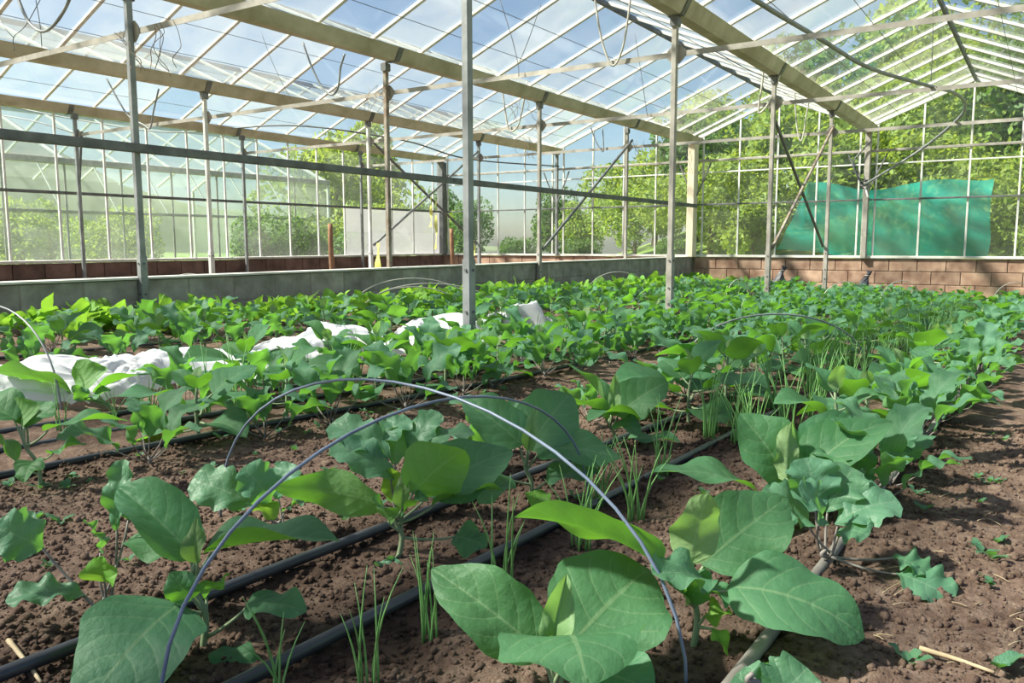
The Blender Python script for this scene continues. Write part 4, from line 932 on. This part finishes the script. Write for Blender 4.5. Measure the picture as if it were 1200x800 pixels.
for x, y in pts:
    if not inview(x, y): continue
    o = obj('onion_clump', random.choice(ON)); o.location = (x, y, sh(x, y)); o.rotation_euler = (0, 0, random.uniform(0, 6)); s = random.uniform(.6, .8)*(.72 if x < 1.7 else 1); o.scale = (s, s, s)
    tag(o, 'clump of thin upright onion leaves beside ' + ('first bed drip hose' if y < 2 else 'second bed drip hose')+', '+stretch(x), 'onion', ('onion clumps of first bed' if y < 2 else 'onion clumps of second bed')+', '+stretch(x))
# seedling weeds
WEED = make_variant('salad', 99)
def weedmesh(seed):
    r = np.random.default_rng(seed); V = []; Fc = []; UV = []
    for i in range(6):
        v, f, uv = leaf_geo(r.uniform(.02, .04), .022, 'aub', .2, .2, .002, int(seed*7+i), 5, 2); a = r.uniform(0, 6.28); el = r.uniform(.1, .8); q = r.uniform(.0, .02)
        M_ = Matrix.Rotation(a, 4, 'Z') @ Matrix.Rotation(-el, 4, 'Y') @ Matrix.Translation((q, 0, 0)); k = len(V)
        V += [tuple(M_ @ Vector(p)) for p in v]; Fc += [tuple(b+k for b in ff) for ff in f]; UV += uv
    return mesh('weed_seedling', V, Fc, 'kale_leaf', True, UV)
WD = [weedmesh(i) for i in range(4)]
for i in range(150):
    x = random.uniform(.6, 3.2); y = random.choice([random.gauss(1.6, .25), random.gauss(1.3, .12), random.uniform(-.2, .24), random.gauss(2.0, .1), random.uniform(.3, 1.2)])
    if not inview(x, y, 0, 0): continue
    o = obj('weed_seedling', random.choice(WD)); o.location = (x, y, sh(x, y)+.003); o.rotation_euler = (0, 0, random.uniform(0, 6)); s = random.uniform(.3, .7); o.scale = (s, s, s)
    tag(o, 'tiny green weed seedling on the bare soil', 'weed', 'weed seedlings on the soil')
for (px, py, s) in [(1160, 665, 1.9), (1150, 655, 1.7), (1168, 640, 1.6), (1160, 690, 1.5), (1065, 775, 1.8), (1170, 785, 2.3), (60, 665, 1.2), (70, 610, 1.8), (45, 605, 1.6), (400, 530, 1.5), (150, 655, 1.2)]:
    p = gp(px, py); s *= .42
    o = obj('weed_seedling', random.choice(WD)); o.location = (p[0], p[1], sh(p[0], p[1])+.004); o.scale = (s, s, s); o.rotation_euler = (0, 0, random.uniform(0, 6))
    tag(o, 'larger low weed with several leaves on the bare soil', 'weed', 'larger weeds on the soil')
# straw and twigs
def straw(px, py, qx, qy, r, lb, m='straw'):
    P = []
    for a, b in ((px, py), (qx, qy)):
        p = gp(a, b); p[2] = sh(p[0], p[1])+r+.004; P.append(p)
    mid = (P[0]+P[1])/2+np.array([0, 0, .0015]); P = spline([P[0], mid, P[1]], 4)
    tag(tube('straw_stalk', P, np.linspace(r, r*.6, len(P)), m, 5), lb, 'straw', 'straw stalks on the soil' if 'short' in lb else None)
straw(1078, 762, 1165, 792, .0045, 'thick pale broken stalk lying on the path soil')
straw(10, 752, 48, 798, .004, 'pale dry stalk bending over the black drip hose')
for i in range(45):
    px = random.uniform(980, 1195); py = random.uniform(520, 795)
    if px < 1000+.5*(800-py)*.6: continue
    a = random.uniform(-.5, .5); l = random.uniform(8, 24); straw(px, py, px+l*math.cos(a), py+l*math.sin(a), .0011, 'short thin straw stalk lying on the bare path')
# crumbs of soil, too many to count
ico = np.array([(0, 0, 1), (.894, 0, .447), (.276, .851, .447), (-.724, .526, .447), (-.724, -.526, .447), (.276, -.851, .447), (.724, .526, -.447), (-.276, .851, -.447), (-.894, 0, -.447), (-.276, -.851, -.447), (.724, -.526, -.447), (0, 0, -1)])
icf = np.array([(0, 1, 2), (0, 2, 3), (0, 3, 4), (0, 4, 5), (0, 5, 1), (1, 6, 2), (2, 7, 3), (3, 8, 4), (4, 9, 5), (5, 10, 1), (6, 7, 2), (7, 8, 3), (8, 9, 4), (9, 10, 5), (10, 6, 1), (11, 7, 6), (11, 8, 7), (11, 9, 8), (11, 10, 9), (11, 6, 10)])
r = np.random.default_rng(5); n = 46000
x = .45+r.uniform(0, 1, n)**1.6*2.9; y = r.uniform(-.25, 2.2, n); s = .0020+.0065*r.uniform(0, 1, n)**5
z = soil_h(x, y)+s*.3
V = (ico[None]*(1+r.uniform(-.3, .3, (n, 12, 1)))*s[:, None, None]*r.uniform(.7, 1.3, (n, 1, 3))+np.stack([x, y, z], -1)[:, None]).reshape(-1, 3)
Fc = (icf[None]+12*np.arange(n)[:, None, None]).reshape(-1, 3)
me = bpy.data.meshes.new('soil_crumbs'); me.vertices.add(len(V)); me.vertices.foreach_set('co', V.ravel()); me.loops.add(len(Fc)*3); me.loops.foreach_set('vertex_index', Fc.ravel().astype(np.int32))
me.polygons.add(len(Fc)); me.polygons.foreach_set('loop_start', np.arange(0, len(Fc)*3, 3, dtype=np.int32)); me.polygons.foreach_set('use_smooth', np.ones(len(Fc), dtype=bool)); me.update(calc_edges=True); me.validate()
me.materials.append(MATS['soil'])
o = stuff(obj('soil_crumbs', me)); o['label'] = 'loose brown crumbs of soil scattered over the beds'; o['category'] = 'soil'
